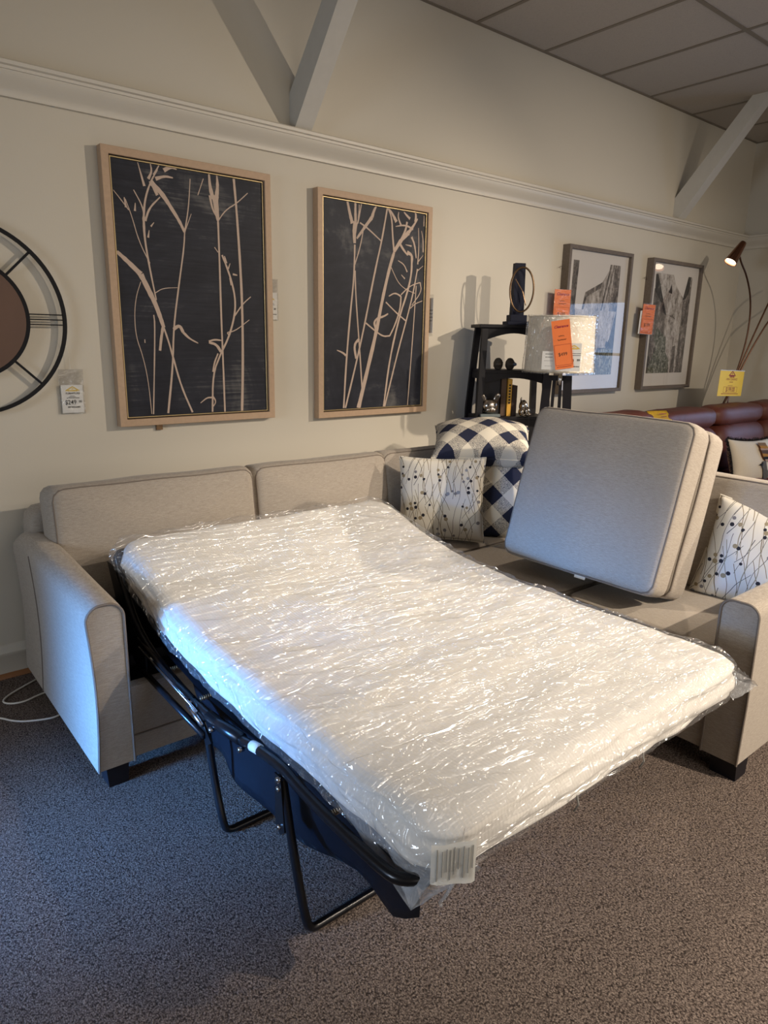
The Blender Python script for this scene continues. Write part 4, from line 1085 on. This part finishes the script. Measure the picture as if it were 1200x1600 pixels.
obj('lamp_socket', lathe(BM(), [(.014, 1.22), (.014, 1.27), (.009, 1.275), (.009, 1.40), (.02, 1.41), (.02, 1.46)], 16, *lr(.012, -.02)), 'steel', lp, smooth=True)
dcam = (V((0, -3.17, 1.46))-V((LX, LY, 1.46))).normalized()
rgt = V((-dcam.y, dcam.x, 0)); rgt = rgt if rgt.x > 0 else -rgt
t = orange('orange sale tag reading $499 stuck on the ivory lampshade', V((LX, LY, 1.452))+dcam*.238+rgt*.012, rgt, dcam, .098, .262, tilt=-.16, group=None)
t = card('price_tag', 'white price card half covered by the orange tag on the lampshade', 'price tag', V((LX, LY, 1.385))+dcam*.228+rgt*.05, rgt, dcam, .13, .15, 'card_white')
roof_logo(t, .025, .045, .06, 'logo_gold'); bars(t, [(.04, .02, .05, .003), (.04, .01, .05, .003), (-.03, -.0, .03, .004)], 'ink_black')
textmesh('$499', .034, 'ink_black', t, .0, -.022, bold=.001, sx=.85); textmesh('99', .016, 'ink_black', t, .053, -.016, bold=.0006); bars(t, [(.045, -.05, .03, .005)], 'ink_black')
t = card('price_tag', 'small cream card left of the orange tag on the lampshade', 'price tag', V((LX, LY, 1.365))+dcam*.222-rgt*.055, rgt, dcam, .075, .10, 'card_white')
bars(t, [(0, .035, .04, .005), (0, .018, .04, .005), (0, -.002, .05, .002), (0, -.03, .04, .002)], 'ink_grey')

# ---------------------------------------------------------------- oxblood leather sofa in the far corner
ls = thing('leather_sofa', 'oxblood leather reclining sofa with rolled headrests in the far corner', 'sofa', (5.3, -.75, 0))
obj('base', bx(3.85, 6.72, -1.30, -.42, .05, .40, .03), 'leather', ls, angle=40)
def lump(name, x0, x1, y, z, ry, rz, seed, parent=ls):
    w = x1-x0
    bm = BM(); sph(bm, (0, 0, 0), (1, 1, 1), None, 48)
    for v in bm.verts:
        p = v.co.copy()
        sgn = lambda a, e: math.copysign(abs(a)**e, a)
        q = V((sgn(p.x, .35)*w/2, sgn(p.y, .7)*ry, sgn(p.z, .7)*rz))
        q.z += noise.noise(V((q.x*5+seed, q.y*3, seed)))*.008-.006*ridge(V((q.x*9+seed*3, q.y*2, 1)), 4)
        v.co = q+V(((x0+x1)/2, y, z))
    obj(name, bm, 'leather', parent, smooth=True)
for i, (a, b) in enumerate(((3.93, 4.58), (4.58, 5.50), (5.50, 6.33), (6.33, 6.78))):
    lump('headrest', a-.01, b+.01, -.51, .915 if i else .93, .125, .085, i*3.1)
    lump('back_panel', a-.01, b+.01, -.53, .66, .15, .20, i*5.3+1)
    lump('seat_cushion', a, b, -.93, .43, .36, .085, i*2.2+4)
obj('back_shell', bx(3.9, 6.75, -.48, -.39, .1, .90, .03), 'leather', ls, angle=40)
for a, b in ((3.80, 3.95), ): obj('arm', bx(a, b, -1.30, -.42, .05, .62, .05, 4), 'leather', ls, angle=60)
t = thing('sale_tag', 'yellow paper tag draped over the top of the oxblood leather sofa', 'price tag', mw=basis((4.60, -.60, .96), (1, 0, -.03), (0, -1, .35)))
rows = []
for j in range(9):
    q = j/8; rows.append([V((-.13+.26*k/6+.03*q, -.012*math.sin(q*3)-.02*q, .05-.15*q)) for k in range(7)])
obj('card', sheet(rows, .001), 'card_yellow', t, 'local', smooth=True)
bars(t, [(.02, .02, .10, .006), (.03, .0, .08, .004), (.04, -.05, .05, .006)], 'ink_red', y=-.030)
# cream pillow with fringe
pm = basis((5.42, -.93, .61), (1, -.12, -.04), (0, -1, .28))
bm, edge = pillow(.66, .16, 9, .05, H=.36)
tp = obj('throw_pillow', bm, 'cream_cloth', None, pm, smooth=True); tag(tp, 'cream pillow with black fringe and an embroidered bird, on the leather sofa', 'pillow')
bm = BM(); rr = random.Random(3)
for i, p in enumerate(edge):
    for k in range(4):
        nxt = edge[(i+1) % len(edge)]; b0 = p.lerp(nxt, k/4); d = V((b0.x, 0, b0.z)); ax = abs(d.x)/.33; az = abs(d.z)/.18
        o_ = V((math.copysign(1, d.x), 0, 0)) if ax > az else V((0, 0, math.copysign(1, d.z)))
        ln = .035 if ax > az else .016
        tube(bm, [b0, b0+o_*ln*.5+V((0, rr.uniform(-.01, .01), rr.uniform(-.01, .01))), b0+o_*ln+V((rr.uniform(-.01, .01), rr.uniform(-.015, .015), rr.uniform(-.012, .012)))], [.003, .002, .0008], 4, caps=False)
obj('fringe', bm, 'fringe', tp, 'local')
def patch(name, mat, pts, lift=0):
    bm = BM(); 
    out = []
    for a, b in pts:
        A_, B_ = a/.33, b/.18; h = .08*(max(0, (1-A_**2)*(1-B_**2)))**.42
        out.append((a, -h-.012-lift, b))
    f = [bm.verts.new(q) for q in out]; bm.faces.new(f)
    bmesh.ops.solidify(bm, geom=bm.faces[:], thickness=.002)
    obj(name, bm, mat, tp, 'local')
for i, (mat, z0, z1, x0, x1) in enumerate((('patch_tan', .115, .14, .0, .14), ('patch_amber', .095, .115, .01, .15), ('patch_blush', .08, .095, .0, .15), ('patch_brown', .055, .08, .01, .15), ('patch_amber', .03, .055, .01, .155), ('patch_black', .01, .03, .02, .15), ('patch_blush', -.003, .01, .04, .15))):
    patch('embroidery', mat, [(x0, z0), (x1, z0-.006), (x1-.004, z1), (x0-.006, z1)])
patch('embroidery', 'patch_grey', [(-.01, -.005), (.05, .0), (.07, -.07), (.16, -.09), (.16, -.105), (.10, -.12), (.06, -.155), (.03, -.14), (-.01, -.06)])
patch('embroidery', 'patch_black', [(-.07, -.03), (.0, -.012), (-.005, -.03), (-.03, -.06), (-.03, -.035)])
patch('embroidery', 'patch_tan', [(.08, -.075), (.20, -.06), (.20, -.075), (.09, -.09)], .003)

# ---------------------------------------------------------------- arc floor lamp
al = thing('arc_lamp', 'copper multi-arm arc floor lamp lit behind the leather sofa', 'lamp', (6.13, -.28, 0))
def on(y, pts): return pts
arc1 = [(6.13, -.28, .02), (6.13, -.29, .9), (6.15, -.31, 1.05), (6.25, -.36, 1.25), (6.34, -.39, 1.50), (6.33, -.40, 1.78), (6.22, -.40, 1.98), (6.06, -.40, 2.10), (5.93, -.40, 2.135)]
arc1 = [(6.13, -.30, .02), (6.13, -.32, .9), (6.17, -.36, 1.10), (6.235, -.40, 1.40), (6.255, -.41, 1.65), (6.21, -.41, 1.86), (6.10, -.40, 2.03), (5.97, -.40, 2.12), (5.935, -.40, 2.16)]
obj('arc_arm', tube(BM(), smoothpath(arc1, 2), .0075, 8), 'copper_dark', al, smooth=True)
obj('arc_arm', tube(BM(), smoothpath([(6.145, -.28, .02), (6.145, -.30, .9), (6.20, -.36, 1.12), (6.31, -.40, 1.45), (6.43, -.44, 1.75), (6.52, -.47, 1.95), (6.62, -.5, 2.02)], 2), .0075, 8), 'copper_dark', al, smooth=True)
obj('arc_arm', tube(BM(), smoothpath([(6.155, -.28, .02), (6.155, -.30, .9), (6.215, -.36, 1.12), (6.335, -.42, 1.45), (6.48, -.50, 1.75), (6.60, -.58, 1.88)], 2), .0075, 8), 'copper_dark', al, smooth=True)
obj('post_clamp', lathe(BM(), [(.03, .84), (.035, .85), (.035, .93), (.03, .94)], 20, 6.14, -.30), 'copper', al, angle=40)
obj('lamp_base', lathe(BM(), [(.11, 0), (.11, .015), (.10, .02)], 40, 6.14, -.275), 'copper', al, angle=40)
def head(top, mouth, r0=.032, r1=.062):
    top, mouth = V(top), V(mouth); z = (top-mouth).normalized(); L0 = (top-mouth).length
    x = z.cross(V((0, 1, 0))).normalized(); y = z.cross(x)
    m = Matrix((x, y, z)).transposed().to_4x4(); m.translation = mouth
    o = obj('lamp_head', lathe(BM(), [(r1, 0), (r1*.97, .012), (r0*1.05, L0-.02), (r0*.9, L0-.004), (r0*.3, L0), (.003, L0), (.003, L0-.01), (r0*.8, L0-.02), (r1*.9, .012), (r1*.96, 0)], 32, cap=False), 'copper', al, m, smooth=True)
    b = obj('bulb', lathe(BM(), [(.001, .012), (r1*.8, .014), (r1*.8, .03), (.001, .06)], 24), bulbm, o, 'local', smooth=True)
    return z, mouth
bulbm, tb = nt('lit_bulb'); em = N(tb, 'ShaderNodeEmission'); em.inputs[0].default_value = (1, .80, .56, 1); em.inputs[1].default_value = 9
fn_ = noisen(tb, coords(tb), 3, 1); L(tb, mathn(tb, 'ADD', mathn(tb, 'MULTIPLY', fn_, .2), 8), em.inputs[1])
oo = N(tb, 'ShaderNodeOutputMaterial'); L(tb, em.outputs[0], oo.inputs[0])
head((5.97, -.40, 2.275), (5.865, -.362, 2.115), .026, .05)
head((6.60, -.62, 1.98), (6.66, -.72, 1.80))
# yellow price sign clipped on the lamp
t = card('price_sign', 'yellow sign reading $199.00 standing in front of the arc lamp', 'price sign', (5.93, -.47, 1.158), (1, .0, -.035), (0, -1, 0), .43, .205, 'card_yellow')
obj('sign_holder', bx(-.215, .215, -.004, .004, .102, .112), 'sleeve', t, 'local'); obj('holder_edge', bx(-.215, .215, -.004, .003, .103, .109), 'card_white', t, 'local')
roof_logo(t, .0, .062, .12, 'ink_red'); textmesh('FURNITURE', .016, 'ink_red', t, 0, .053, bold=.0006)
textmesh('OPEN CLEARANCE', .025, 'ink_red', t, 0, .034, sx=.95); bars(t, [(0, .012, .07, .005), (-.01, -.018, .09, .003), (0, -.084, .30, .006)], 'ink_red')
bm = BM()
for z in (-.028, -.074): box(bm, -.12, .12, -.0016, -.001, z-.001, z+.001)
for s in (-1, 1): box(bm, s*.12-.001, s*.12+.001, -.0016, -.001, -.074, -.028)
obj('printed_box', bm, 'ink_red', t, 'local')
textmesh('$199.00', .052, 'ink_red', t, 0, -.051, bold=.0005, sx=.95)
obj('sign_stem', bx(-.01, .01, .002, .006, -.26, -.08), 'copper', t, 'local')

# ---------------------------------------------------------------- cord on the floor
cd = obj('power_cord', tube(BM(), smoothpath([(.66, -.05, .006), (.58, -.12, .006), (.50, -.165, .006), (.43, -.215, .006), (.41, -.255, .006), (.44, -.292, .006), (.49, -.30, .006), (.54, -.275, .006), (.62, -.26, .006), (.66, -.33, .006), (.64, -.44, .006), (.56, -.505, .006), (.49, -.485, .006), (.42, -.445, .006), (.37, -.36, .006), (.25, -.30, .006), (.0, -.28, .006)], 3), .0038, 8), 'cord', None, smooth=True)
tag(cd, 'white electric cord looping on the carpet beside the left sofa arm', 'cord')

# ---------------------------------------------------------------- light
def spot(name, loc, target, power, size, blend, col, rad=.03):
    d = bpy.data.lights.new(name, 'SPOT'); d.energy = power; d.spot_size = math.radians(size); d.spot_blend = blend; d.color = col; d.shadow_soft_size = rad
    o = bpy.data.objects.new(name, d); C.objects.link(o); o.location = loc
    o.rotation_euler = (V(target)-V(loc)).to_track_quat('-Z', 'Y').to_euler(); return o
def area(name, loc, target, power, sx, sy, col, spread=180):
    d = bpy.data.lights.new(name, 'AREA'); d.shape = 'RECTANGLE'; d.size = sx; d.size_y = sy; d.energy = power; d.color = col; d.spread = math.radians(spread)
    o = bpy.data.objects.new(name, d); C.objects.link(o); o.location = loc
    o.rotation_euler = (V(target)-V(loc)).to_track_quat('-Z', 'Y').to_euler(); return o
WARM = (1, .85, .68); BLUE = (.30, .55, 1)
spot('track_spot', (3.0, -5.0, 3.0), (2.4, -2.2, .3), 520, 50, .6, WARM)
spot('track_spot', (5.3, -4.0, 2.9), (2.0, -.2, .75), 380, 58, .9, WARM)
spot('track_spot', (3.4, -4.8, 3.0), (4.6, -.2, .9), 270, 60, .9, WARM)
spot('track_spot', (4.3, -1.3, 3.1), (1.7, -1.6, .5), 90, 55, .8, WARM)  # extra spot, added so the wrinkles of the plastic bag catch glints
area('ceiling_fill', (2.5, -5.5, 3.18), (2.5, -5.5, 0), 50, 3, 2, (1, .92, .82))  # unseen soft fill added overhead to raise the warm ambient level
area('front_fill', (2.2, YF+.05, 1.5), (2.2, 0, 1.6), 55, 8, 2.6, (1, .92, .83))  # added area fill at the front wall, lifts upper wall and ceiling
area('window_daylight', (XL-.03, -1.05, .78), (.60, -1.30, .20), 11, .5, .5, (.11, .38, 1), 26)
area('window_daylight', (XL-.03, -1.9, 1.5), (2.0, -1.9, .9), 13, 1.1, .9, (.72, .84, 1), 90)
area('window_daylight', (XR+.14, -1.75, 1.35), (0, -1.75, 1.3), 11, 1.5, 1.1, (.42, .62, 1), 120)
w = bpy.data.worlds.new('world'); bpy.context.scene.world = w; w.use_nodes = True
bg = w.node_tree.nodes['Background']; bg.inputs[0].default_value = (.5, .65, 1, 1); bg.inputs[1].default_value = .12
sc_ = bpy.context.scene
sc_.view_settings.view_transform = 'Standard'; sc_.view_settings.look = 'None'; sc_.view_settings.gamma = 1
sc_.view_settings.use_curve_mapping = False; sc_.view_settings.exposure = .38
sc_.cycles.max_bounces = 8; sc_.cycles.transparent_max_bounces = 16; sc_.cycles.diffuse_bounces = 4; sc_.cycles.caustics_reflective = False
